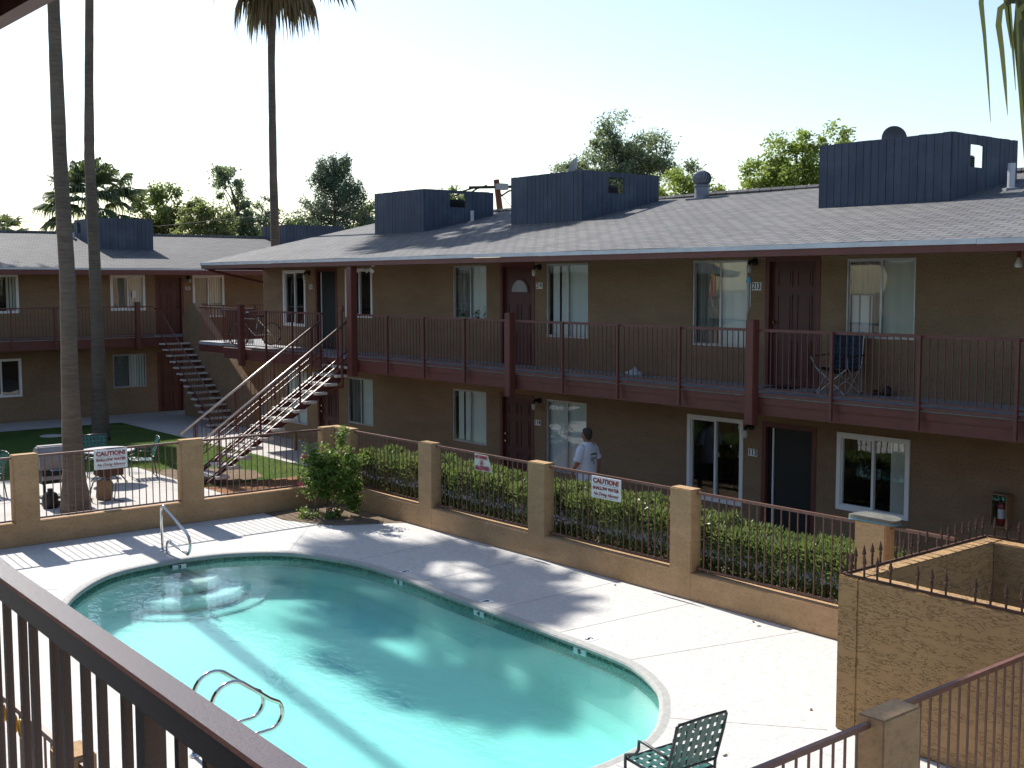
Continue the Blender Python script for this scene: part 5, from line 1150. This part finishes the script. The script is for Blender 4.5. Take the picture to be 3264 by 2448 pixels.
# fire extinguisher cabinet
t = thing('extinguisher_cabinet', 'tan cabinet with a glass front on the ground floor wall at the right', 'cabinet', (-8.57, 16.3, .86))
b = MB(); x0, x1, y0, y1, z0, z1 = -8.69, -8.44, 16.13, 16.295, .86, 1.345
b.box(x0, x1, y1 - .01, y1, z0, z1); b.box(x0, x0 + .02, y0, y1 - .01, z0, z1); b.box(x1 - .02, x1, y0, y1 - .01, z0, z1); b.box(x0 + .02, x1 - .02, y0, y1 - .01, z0, z0 + .02); b.box(x0 + .02, x1 - .02, y0, y1 - .01, z1 - .02, z1); b.build('case', M['tan'], t)
b = MB(); b.box(x0 + .02, x1 - .02, y0 + .004, y0 + .008, z0 + .02, z1 - .02); b.build('pane', M['glass'], t)
t = thing('fire_extinguisher', 'red fire extinguisher with a white label inside the wall cabinet', 'fire extinguisher', (-8.555, 16.22, .882))
b = MB(); b.lathe([(.0, 0), (.055, 0), (.06, .02), (.06, .27), (.045, .31), (.02, .325), (.02, .35), (.0, .35)], (-8.555, 16.22, .882), 14); b.build('cylinder', M['extred'], t, smooth='auto')
b = MB(); b.lathe([(.0615, .10), (.0615, .24)], (-8.555, 16.22, .882), 14); b.build('label_band', M['white'], t, smooth='auto')
b = MB(); b.tube([(-8.555, 16.22, 1.23), (-8.62, 16.2, 1.24), (-8.635, 16.19, 1.15), (-8.625, 16.19, 1.03)], .011, 6); b.box(-8.58, -8.50, 16.205, 16.235, 1.235, 1.25); b.build('hose', M['black'], t)

# camp chair -----------------------------------------------------------
def camp():
    t = thing('camp_chair', 'blue folding camp chair on the upstairs walkway beside door 213', 'camp chair', (-11.08, 15.78, ZD)); o = Vector((-11.08, 15.78, ZD)); rz = Matrix.Rotation(R(187), 3, 'Z')
    Q = lambda x, y, z: tuple(o + rz @ Vector((x, y, z))); W = .26
    b = MB()
    for s in (-1, 1):
        b.tube([Q(s * W, .25, .0), Q(s * W, -.22, .44)], .009, 6); b.tube([Q(s * W, -.25, .0), Q(s * W * 1.05, .24, .44), Q(s * W * 1.2, .33, .60)], .009, 6)
        b.tube([Q(s * W, -.25, .0), Q(s * W, -.24, .45), Q(s * W, -.30, .95)], .009, 6)
    b.tube([Q(-W, .25, 0), Q(W, .24, .42)], .009, 6); b.tube([Q(W, .25, 0), Q(-W, .24, .42)], .009, 6); b.tube([Q(-W, -.25, 0), Q(W, -.24, .4)], .009, 6); b.tube([Q(W, -.25, 0), Q(-W, -.24, .4)], .009, 6)
    b.build('folding_frame', M['alu'], t)
    b = MB()
    for s in (-1, 1):
        for y in (-.25, .25): b.lathe([(.0, 0), (.022, 0), (.022, .03), (.0, .03)], Q(s * W, y, .001), 8)
    b.build('feet', M['black'], t)
    def sheet_(f, nu, nv, nm, mat):
        b = MB(); g = [[Q(*f(i / nu, j / nv)) for j in range(nv + 1)] for i in range(nu + 1)]
        for i in range(nu):
            for j in range(nv): b.quad(g[i][j], g[i + 1][j], g[i + 1][j + 1], g[i][j + 1])
        ob = b.build(nm, mat, t, smooth=True); md = ob.modifiers.new('t', 'SOLIDIFY'); md.thickness = .008; return ob
    sheet_(lambda u, v: (-.25 + .5 * u, .24 - .46 * v, .44 - .09 * math.sin(math.pi * u) * math.sin(math.pi * (.25 + .6 * v)) - .05 * v), 8, 8, 'seat', M['black'])
    sheet_(lambda u, v: (-.26 + .52 * u, -.22 - .09 * v - .06 * math.sin(math.pi * u), .38 + .58 * v), 8, 8, 'backrest', M['blue'])
    for s in (-1, 1): b = MB(); b.bar(Q(s * W * 1.1, -.26, .62), Q(s * W * 1.2, .33, .60), .05, .012); b.build('armrest', M['black'], t)
camp()
b = MB(); b.lathe([(.0, 0), (.045, .0), (.05, .03), (.03, .075), (.0, .08)], (-10.62, 16.12, ZD), 10, 1.6, 1); tag(b.build('shoe', M['black'], smooth=True), 'small black shoe lying beside its pair by the upstairs wall', 'shoe', 'pair of shoes')
b = MB(); b.lathe([(.0, 0), (.05, .0), (.055, .04), (.045, .10), (.02, .15), (.0, .155)], (-10.42, 16.12, ZD), 10, 1.8, 1); tag(b.build('shoe', M['black'], smooth=True), 'taller black boot beside the smaller shoe by the upstairs wall', 'shoe', 'pair of shoes')
MBm = MB(); MBm.box(-12.62, -12.10, 15.82, 16.18, ZD + .001, ZD + .016); tag(MBm.build('door_mat', M['rubber'], bevel=.005), 'black door mat in front of door 213', 'door mat')
MBm = MB(); MBm.lathe([(.0, 0), (.42, 0), (.44, .01), (.0, .018)], (-33.0, 17.15, .0), 16, 1, .6); tag(MBm.build('door_mat', M['rubber']), 'dark oval door mat on the ground beyond the far staircase', 'door mat')
g = MB(); n = 14; rgs = []
for k, (z, r) in enumerate(((0, .16), (.03, .19), (.06, .17), (.09, .11), (.115, .05), (.15, .03), (.17, .01))):
    rgs.append([(-15.80 + r * 1.35 * math.cos(2 * math.pi * i / n) * random.uniform(.7, 1.2), 16.02 + r * .7 * math.sin(2 * math.pi * i / n) * random.uniform(.8, 1.1), ZD + z) for i in range(n)])
g.loft(rgs); tag(g.build('plastic_bag', M['plasticbag'], smooth=True), 'crumpled white plastic bag on the upstairs walkway', 'plastic bag')
# wind chimes
t = thing('wind_chime', 'wind chime with gold disc and red tubes before the left window of 213', 'wind chime', (-13.0, 15.0, 4.82), 'wind chimes under the eave')
b = MB(); b.tube([(-13., 15., 4.82), (-13., 15., 4.62)], .004, 4); b.build('cord', M['black'], t)
b = MB(); b.tube([(-13.006, 14.99, 4.57), (-12.994, 15.0, 4.57)], .052, 16); b.tube([(-13., 15., 4.52), (-13., 15., 4.49)], .05, 10); b.build('disc', M['gold'], t)
b = MB()
for i in range(5): a = i * 1.2566; b.tube([(-13 + .035 * math.cos(a), 15 + .035 * math.sin(a), 4.49), (-13 + .035 * math.cos(a), 15 + .035 * math.sin(a), 4.22 - .02 * i)], .007, 5)
b.build('chime_tubes', M['red'], t)
b = MB(); b.tube([(-13., 15., 4.49), (-13., 15., 4.03)], .003, 4); b.lathe([(.0, .0), (.025, .02), (.0, .05)], (-13., 15., 3.98), 8); b.build('clapper', M['dish'], t)
t = thing('wind_chime', 'pale blue wind chime with long silver tubes beside the 213 wall lamp', 'wind chime', (-12.26, 15.0, 4.82), 'wind chimes under the eave')
b = MB(); b.tube([(-12.26, 15., 4.82), (-12.26, 15., 4.50)], .004, 4); b.build('cord', M['black'], t)
b = MB(); b.lathe([(.0, .12), (.025, .10), (.045, .04), (.05, .0), (.0, .0)], (-12.26, 15., 4.38), 10); b.build('cap', M['bluerim'], t)
b = MB()
for i in range(5): a = i * 1.2566; b.tube([(-12.26 + .03 * math.cos(a), 15 + .03 * math.sin(a), 4.38), (-12.26 + .03 * math.cos(a), 15 + .03 * math.sin(a), 4.02 - .03 * i)], .006, 5)
b.build('chime_tubes', M['alu'], t)
# plants and a board in windows
for i, (x, z, r) in enumerate(((-21.12, 3.57, .13), (-20.80, 3.60, .14), (-21.62, 3.57, .17))):
    t = thing('house_plant', ('small green house plant in the middle of the short upstairs window of 214', 'bushy house plant at the right end of the short upstairs window of 214', 'dark house plant at the left end of the short upstairs window of 214')[i], 'house plant', (x, 16.42, 3.555), 'plants on the window sill of 214')
    b = MB(); b.lathe([(.0, 0), (.035, 0), (.05, .07), (.0, .07)], (x, 16.40, 3.558), 10); b.build('pot', M['tan'], t)
    V, F = leaves([(x, 16.40, z + .12)], [(r, .035, r)], 60, .06, .04, .3); arr_mesh('foliage', V, F, M['lgreen'], t)
b = MB(); b.box(-11.29, -10.92, 16.40, 16.42, 3.53, 4.18); tag(b.build('white_board', M['white']), 'white board standing inside the short upstairs window right of door 213', 'board')
b = MB(); b.box(15.44, 15.60, 0, .003, 0, .25); b = MB(); b.box(-38.79, -38.786, 15.46, 15.60, 3.9, 4.14); tag(b.build('paper_notice', M['signw']), 'white paper notice on the glass of a far upstairs window', 'notice')
# bicycle (against the end of the short railing)
t = thing('bicycle', 'bicycle leaning behind the railing at the left end of the upstairs walkway', 'bicycle', (-30.1, 15.35, ZD))
xb = -30.12; wc = [(15.02, ZD + .33), (16.0, ZD + .33)]
for y, z in wc:
    b = MB(); b.tube([(xb, y + .31 * math.cos(a), z + .31 * math.sin(a)) for a in [k * math.pi / 12 for k in range(25)]], .017, 6, False); w_ = b.build('wheel', M['black'], t)
    b = MB()
    for k in range(12): a = k * math.pi / 6; b.tube([(xb, y, z), (xb, y + .30 * math.cos(a), z + .30 * math.sin(a))], .0025, 4)
    b.build('spokes', M['steel'], w_)
b = MB()
for p, q in (((15.18, ZD + .78), (15.62, ZD + .76)), ((15.14, ZD + .66), (15.5, ZD + .30)), ((15.62, ZD + .80), (15.5, ZD + .30)), ((15.5, ZD + .30), (16.0, ZD + .33)), ((15.62, ZD + .72), (16.0, ZD + .33)), ((15.02, ZD + .33), (15.2, ZD + .92))): b.tube([(xb, p[0], p[1]), (xb, q[0], q[1])], .014, 6)
b.build('frame', M['steel'], t); b = MB(); b.tube([(xb - .2, 15.22, ZD + .95), (xb + .2, 15.22, ZD + .95)], .012, 6); b.build('handlebar', M['steel'], t)
b = MB(); b.box(xb - .06, xb + .06, 15.55, 15.78, ZD + .81, ZD + .86); b.build('saddle', M['black'], t, bevel=.02)

# rooftop things --------------------------------------------------------
t = thing('roof_vent', 'round grey turbine vent near the ridge of the long roof', 'roof vent', (-18.1, 20.45, roofR(0, 20.45)))
zb = roofR(0, 20.45) - .06
b = MB(); b.box(-18.36, -17.84, 20.2, 20.7, zb - .03, zb + .045); b.build('flashing', M['vent'], t)
b = MB(); b.lathe([(.175, -.0), (.165, .05), (.16, .30), (.18, .32), (.18, .345), (.15, .36), (.0, .36)], (-18.1, 20.45, zb), 20); b.build('neck', M['vent'], t, smooth='auto')
b = MB(); cz = zb + .50; n = 20
for i in range(n):
    pts0, pts1 = [], []
    for k in range(9):
        f = k / 8; ph = -1.15 + 2.4 * f; r = .215 * math.cos(ph) ** .75 if math.cos(ph) > 0 else .01; z = cz + .165 * math.sin(ph); a = 2 * math.pi * i / n + .35 * f
        pts0.append((-18.1 + r * math.cos(a), 20.45 + r * math.sin(a), z)); r2 = r * .86; a2 = a + 2 * math.pi / n * .95; pts1.append((-18.1 + r2 * math.cos(a2), 20.45 + r2 * math.sin(a2), z))
    for k in range(8): b.quad(pts0[k], pts0[k + 1], pts1[k + 1], pts1[k])
b.build('turbine', M['vent'], t); b = MB(); b.lathe([(.0, .17), (.09, .165), (.10, .145), (.0, .14)], (-18.1, 20.45, cz), 16); b.build('cap', M['vent'], t)
def pipe(x, y, z, h, r, label):
    t = thing('vent_pipe', label, 'vent pipe', (x, y, z), 'vent pipes on the roofs'); b = MB(); b.lathe([(r * 2.6, -.03), (r * 2.4, .012), (r * 1.2, .03)], (x, y, z), 12); b.build('flashing', M['vent'], t)
    b = MB(); b.tube([(x, y, z), (x, y, z + h)], r, 10); b.build('pipe', M['drip'], t, smooth='auto')
pipe(-24.66, 18.97, roofR(0, 18.97), .30, .045, 'white vent pipe beside the first screen on the long roof')
pipe(-9.9, 18.7, roofR(0, 18.7), .42, .06, 'thick vent pipe at the right end of the largest rooftop screen')
pipe(-42.0, 14.7, roofL(-42., 0), .22, .05, 'vent pipe left of the screen on the left building roof'); pipe(-40.9, 10.4, roofL(-40.9, 0), .16, .06, 'low vent pipe at the left edge on the left building roof')
def dish(c, aim, w, h, mat, label, pole_z, arm=True):
    t = thing('satellite_dish', label, 'satellite dish', (c[0], c[1], pole_z), 'satellite dishes behind the rooftop screens'); f = Vector(aim).normalized(); r_ = f.cross(Vector((0, 0, 1))).normalized(); u_ = r_.cross(f)
    b = MB(); cc = Vector(c); rg = []
    for q in (0.02, .35, .7, 1.):
        rg.append([tuple(cc + r_ * (w * q * math.cos(a)) + u_ * (h * q * math.sin(a)) + f * (.10 * q * q - .1)) for a in [k * math.pi / 14 for k in range(28)]])
    rb = [[tuple(Vector(v) - f * .012) for v in r] for r in reversed(rg)]; b.loft(rg + rb); d = b.build('reflector', M[mat], t, smooth='auto')
    b = MB(); e = cc + f * .42 - u_ * .30; b.tube([tuple(cc - u_ * h * .9 - f * .02), tuple(e)], .012, 6); b.tube([tuple(e - f * .05), tuple(e + f * .01), tuple(e + Vector((0, 0, .05)))], .035, 8); b.build('feed_arm', M['vent'], t)
    b = MB(); b.tube([(c[0] - f.x * .12, c[1] - f.y * .12, pole_z), (c[0] - f.x * .12, c[1] - f.y * .12, c[2])], .025, 8); b.build('mast', M['vent'], t); return t
dish((-21.30, 19.4, 7.10), (-.85, -.5, .42), .25, .29, 'dish', 'pale tilted satellite dish above the middle rooftop screen', 5.95)
dish((-12.47, 19.3, 7.0), (.9, -1., .3), .225, .235, 'dishdark', 'dark round satellite dish above the largest rooftop screen', 5.95)
b = MB(); b.box(-22.9, -22.3, 20.55, 20.85, RZ + .02, RZ + .13); b.box(-22.84, -22.36, 20.6, 20.8, RZ - .05, RZ + .02); tag(b.build('ridge_vent', M['vent']), 'small grey box vent on the ridge left of the middle screen', 'roof vent')
t = thing('utility_pole', 'leaning brown utility pole with crossarm between two rooftop screens', 'utility pole', (-35.5, 29.4, -.03))
b = MB(); b.tube([(-35.45, 29.45, -.03), (-35.80, 28.89, 7.14), (-35.89, 28.78, 8.32)], [.16, .12, .11], 10); b.build('pole', M['pole'], t)
b = MB(); b.bar((-36.55, 27.95, 8.02), (-35.2, 29.65, 8.06), .09, .1); b.build('crossarm', M['black'], t)
b = MB(); b.box(-35.88, -35.55, 28.7, 29.1, 7.93, 8.16); b.build('bracket', M['dish'], t)
b = MB()
for p in ((-36.45, 28.08, 8.0), (-36.1, 28.5, 8.1), (-35.35, 29.45, 8.0)): b.tube([p, (p[0] - .25, p[1] - .3, p[2] - .12), (p[0] - .45, p[1] - .5, p[2] - .3)], .035, 6)
b.build('insulator', M['iron'], t)
b = MB(); b.tube([(-35.85, 28.85, 7.9), (-34.6, 30.3, 5.5), (-33.3, 31.8, 3.)], .012, 4); b.tube([(-36.9, 27.58, 7.7), (-45, 19., 6.6), (-55., 8., 7.2)], .012, 4); b.build('wire', M['black'], t)

# ================================================================== PERSON
def person():
    o = Vector((-15.68, 14.68, 0)); t = thing('person', 'man in a white t-shirt and black shorts walking along behind the hedge', 'person', tuple(o)); rz = Matrix.Rotation(R(97), 3, 'Z')
    W = lambda v: tuple(o + rz @ Vector(v))
    J = {}; E = []; 
    def j(n, p, r, parent=None): J[n] = (p, r if isinstance(r, tuple) else (r, r)); (E.append((parent, n)) if parent else None)
    j('pelvis', (0, 0, .95), (.135, .105)); j('spine', (0, -.01, 1.12), (.13, .105), 'pelvis'); j('chest', (0, .0, 1.31), (.155, .115), 'spine'); j('nb', (0, -.0, 1.44), (.06, .055), 'chest'); j('nk', (0, .005, 1.51), (.058, .06), 'nb')
    j('jaw', (0, .03, 1.565), (.062, .072), 'nk'); j('hd', (0, .022, 1.635), (.073, .092), 'jaw'); j('ht', (0, .01, 1.70), (.062, .08), 'hd')
    for s, n in ((-1, 'L'), (1, 'R')):
        sw = .05 * s
        j('sh' + n, (.165 * s, -.005, 1.405), .065, 'chest'); j('ua' + n, (.215 * s, -.01, 1.27), .055, 'sh' + n); j('el' + n, (.245 * s, -.02 - sw, 1.12), .042, 'ua' + n); j('fa' + n, (.25 * s, .02 - sw * 1.5, 1.02), .04, 'el' + n); j('wr' + n, (.252 * s, .05 - sw * 2, .90), .028, 'fa' + n); j('pm' + n, (.25 * s, .065 - sw * 2, .835), (.022, .038), 'wr' + n)
        for k in range(4):
            y = .035 + k * .02 - sw * 2; L_ = (.05, .06, .058, .045)[k]; f1, f2, f3 = 'f%d1' % k + n, 'f%d2' % k + n, 'f%d3' % k + n
            j(f1, (.248 * s, y, .80), .0095, 'pm' + n); j(f2, (.243 * s, y + .004, .80 - L_ * .55), .009, f1); j(f3, (.232 * s, y + .006, .80 - L_), .0075, f2)
        j('t1' + n, (.235 * s, .098 - sw * 2, .845), .011, 'pm' + n); j('t2' + n, (.225 * s, .112 - sw * 2, .805), .0095, 't1' + n)
        st = .12 * s
        j('hp' + n, (.095 * s, 0, .90), .088, 'pelvis'); j('kn' + n, (.10 * s, .05 + st * .5, .50), .056, 'hp' + n); j('cf' + n, (.10 * s, .0 + st, .36), .054, 'kn' + n); j('an' + n, (.10 * s, -.03 + st * 1.4, .085), .036, 'cf' + n); j('ft' + n, (.105 * s, .06 + st * 1.4, .035), (.04, .03), 'an' + n); j('to' + n, (.11 * s, .13 + st * 1.4, .03), (.038, .022), 'ft' + n)
    j('nose', (0, .118, 1.605), .013, 'hd')
    for s, n in ((-1, 'L'), (1, 'R')): j('ear' + n, (.078 * s, .005, 1.615), (.012, .026), 'hd')
    names = list(J); me = bpy.data.meshes.new('body'); me.from_pydata([J[n][0] for n in names], [(names.index(a), names.index(b_)) for a, b_ in E], [])
    ob = bpy.data.objects.new('body_tmp', me); COL.objects.link(ob); md = ob.modifiers.new('s', 'SKIN'); md.use_smooth_shade = True
    for i, n in enumerate(names): me.skin_vertices[0].data[i].radius = J[n][1]; me.skin_vertices[0].data[i].use_root = (n == 'pelvis')
    sd = ob.modifiers.new('d', 'SUBSURF'); sd.levels = 2; sd.render_levels = 2
    bpy.context.view_layer.update(); dg = bpy.context.evaluated_depsgraph_get(); m2 = bpy.data.meshes.new_from_object(ob.evaluated_get(dg)); bpy.data.objects.remove(ob)
    m2.transform(rz.to_4x4()); m2.name = 'body'; m2.materials.clear(); m2.materials.append(M['skin']); bd = bpy.data.objects.new('body', m2); COL.objects.link(bd); bd.parent = t
    def ell(c, rx, ry, n=20, wr=0., ph=0.): return [W((c[0] + (rx + wr * math.sin(3 * a + ph)) * math.copysign(abs(math.cos(a)) ** .85, math.cos(a)), c[1] + (ry + wr * math.cos(4 * a + ph)) * math.copysign(abs(math.sin(a)) ** .85, math.sin(a)), c[2])) for a in [2 * math.pi * k / n for k in range(n)]]
    b = MB(); b.loft([ell((0, 0, z), rx, ry, 20, w_, ph) for z, rx, ry, w_, ph in ((.80, .215, .165, .012, 0), (.86, .212, .162, .012, .4), (.98, .205, .155, .01, 1.1), (1.1, .205, .150, .008, 2.), (1.22, .212, .148, .005, 2.6), (1.33, .216, .142, .002, 3.), (1.40, .195, .125, 0, 0), (1.445, .14, .095, 0, 0), (1.48, .084, .078, 0, 0), (1.495, .07, .07, 0, 0))])
    for s in (-1, 1):
        sw = .05 * s; pts = [(.135 * s, -.005, 1.395), (.195 * s, -.008, 1.345), (.232 * s, -.012, 1.25), (.252 * s, -.016 - sw * .6, 1.16)]; rgs = []
        for i, (p, r) in enumerate(zip(pts, (.085, .09, .084, .088))):
            q = Vector(pts[min(i + 1, 3)]) - Vector(pts[max(i - 1, 0)]); q.normalize(); a_ = q.cross(Vector((0, 1, 0))).normalized(); b_ = q.cross(a_)
            rgs.append([W(Vector(p) + a_ * r * math.cos(k * math.pi / 7) + b_ * r * .92 * math.sin(k * math.pi / 7)) for k in range(14)])
        b.loft(rgs)
    sh = b.build('t_shirt', M['tee'], t, smooth='auto')
    b = MB()
    def dash(x0, x1, z, h): b.add([W(v) for v in ((x0, -.163, z), (x1, -.163, z), (x1, -.163, z + h), (x0, -.163, z + h), (x0, -.159, z), (x1, -.159, z), (x1, -.159, z + h), (x0, -.159, z + h))], [(0, 1, 2, 3), (7, 6, 5, 4), (0, 4, 5, 1), (1, 5, 6, 2), (2, 6, 7, 3), (3, 7, 4, 0)])
    for i in range(5): dash(-.08 + i * .034, -.062 + i * .034, 1.27 + .008 * math.sin(i * .8), .028)
    for r_, (n, z) in enumerate(((11, 1.215), (10, 1.19), (6, 1.165))):
        for i in range(n): dash(-.085 + i * .016, -.075 + i * .016, z, .009)
    b.build('shirt_print', M['ink'], sh); b = MB(); dash(-.005, .015, 1.105, .045); b.build('shirt_print', M['red'], sh)
    b = MB(); b.loft([ell((0, 0, z), rx, ry, 18) for z, rx, ry in ((.99, .175, .135), (.9, .185, .14), (.82, .188, .14))])
    for s in (-1, 1):
        st = .12 * s; b.loft([[W((.098 * s + r * math.cos(a), y + r * 1.08 * math.sin(a), z)) for a in [k * math.pi / 8 for k in range(16)]] for y, z, r in ((0., .84, .105), (.02 + st * .25, .68, .105), (.045 + st * .5, .50, .1), (.04 + st * .6, .46, .1))])
    b.build('shorts', M['shorts'], t, smooth='auto')
    b = MB(); rgs = []; n = 20
    for k, (z, rx, ry, yc) in enumerate(((1.752, .012, .014, .0), (1.748, .045, .055, .0), (1.728, .072, .088, .002), (1.70, .084, .102, .004), (1.665, .088, .106, .006), (1.625, .087, .104, .004), (1.585, .080, .092, .0), (1.55, .068, .074, -.006))):
        rr = []
        for i in range(n):
            a = 2 * math.pi * i / n; x_, y_ = rx * math.cos(a), yc + ry * math.sin(a); zz = z
            lim = .062 - max(0, 1.70 - z) * .75                     # hairline runs back below the crown, behind the ears
            if y_ > lim: y_ = lim; x_ *= .93
            rr.append(W((x_, y_, zz)))
        rgs.append(rr)
    b.loft(rgs); b.build('hair', M['hair'], t, smooth=True)
    b = MB()
    for s in (-1, 1): b.lathe([(.0, -.012), (.012, 0), (.0, .012)], W((.032 * s, .098, 1.635)), 8)
    b.build('eyes', M['ink'], t)
    for s in (-1, 1):
        st = .12 * s; b = MB(); y = -.03 + st * 1.4
        b.loft([[W((.105 * s + rx * math.cos(a), yy, .004 + h * (1 + math.sin(a)) / 2)) for a in [k * math.pi / 7 for k in range(14)]] for yy, rx, h in ((y - .07, .03, .07), (y - .02, .044, .10), (y + .08, .05, .085), (y + .15, .045, .06), (y + .19, .025, .04))]); b.build('shoe', M['shoe'], t, smooth='auto')
person()
# a few dry leaves on the deck
b = MB()
for x, y in ((-18.7, 9.1), (-12.1, 11.9), (-9.6, 11.95), (-9.45, 11.9), (-7.2, 9.9), (-7.0, 8.3)):
    a = random.uniform(0, 6); b.bar((x, y, .006), (x + .05 * math.cos(a), y + .05 * math.sin(a), .010), .022, .004)
tag(b.build('leaf_litter', M['ldead']), 'dry leaf scraps blown about on the pool deck', 'leaves', kind='stuff')

# ================================================================== LIGHT, SKY, CAMERA
AZ, EL = (-1., .065), 41.
w = bpy.data.worlds.new('World'); S.world = w; w.use_nodes = True; nt = w.node_tree; nt.nodes.clear()
bg = nt.nodes.new('ShaderNodeBackground'); ow = nt.nodes.new('ShaderNodeOutputWorld'); sk = nt.nodes.new('ShaderNodeTexSky')
sk.sky_type = 'NISHITA'; sk.sun_disc = False; sk.sun_elevation = R(EL); sk.sun_rotation = math.atan2(AZ[0], AZ[1]); sk.air_density = 1.1; sk.dust_density = .8; sk.ozone_density = 1.
bg.inputs[1].default_value = .095; nt.links.new(sk.outputs[0], bg.inputs[0]); nt.links.new(bg.outputs[0], ow.inputs[0])
sl = bpy.data.lights.new('sun', 'SUN'); sl.energy = 4.2; sl.angle = R(.53); sl.color = (1, .95, .87)
so = bpy.data.objects.new('sun', sl); COL.objects.link(so); hd = Vector((AZ[0], AZ[1], 0)).normalized() * math.cos(R(EL)); dv = Vector((hd.x, hd.y, math.sin(R(EL)))); so.rotation_euler = dv.to_track_quat('Z', 'Y').to_euler(); so.location = (-30, 5, 40)
cd = bpy.data.cameras.new('camera'); cam = bpy.data.objects.new('camera', cd); COL.objects.link(cam); S.camera = cam
cd.sensor_width = 36; cd.sensor_fit = 'HORIZONTAL'; cd.lens = 41.646; cd.clip_start = .05; cd.clip_end = 1500
yw, pt, rl = -.882084, -.085824, -.001788
fw = Vector((math.sin(yw) * math.cos(pt), math.cos(yw) * math.cos(pt), math.sin(pt))); rt = Vector((math.cos(yw), -math.sin(yw), 0)); up = rt.cross(fw)
r2 = rt * math.cos(rl) + up * math.sin(rl); u2 = up * math.cos(rl) - rt * math.sin(rl)
cam.matrix_world = Matrix(((r2.x, u2.x, -fw.x, 0), (r2.y, u2.y, -fw.y, 0), (r2.z, u2.z, -fw.z, 4.4), (0, 0, 0, 1)))
S.view_settings.view_transform = 'Standard'; S.view_settings.look = 'None'; S.view_settings.exposure = .93; S.view_settings.gamma = 1
S.render.engine = 'CYCLES'; S.cycles.use_denoising = True; S.cycles.max_bounces = 8; S.cycles.transparent_max_bounces = 16; S.cycles.sample_clamp_indirect = 6.; S.cycles.caustics_reflective = False; S.cycles.caustics_refractive = False
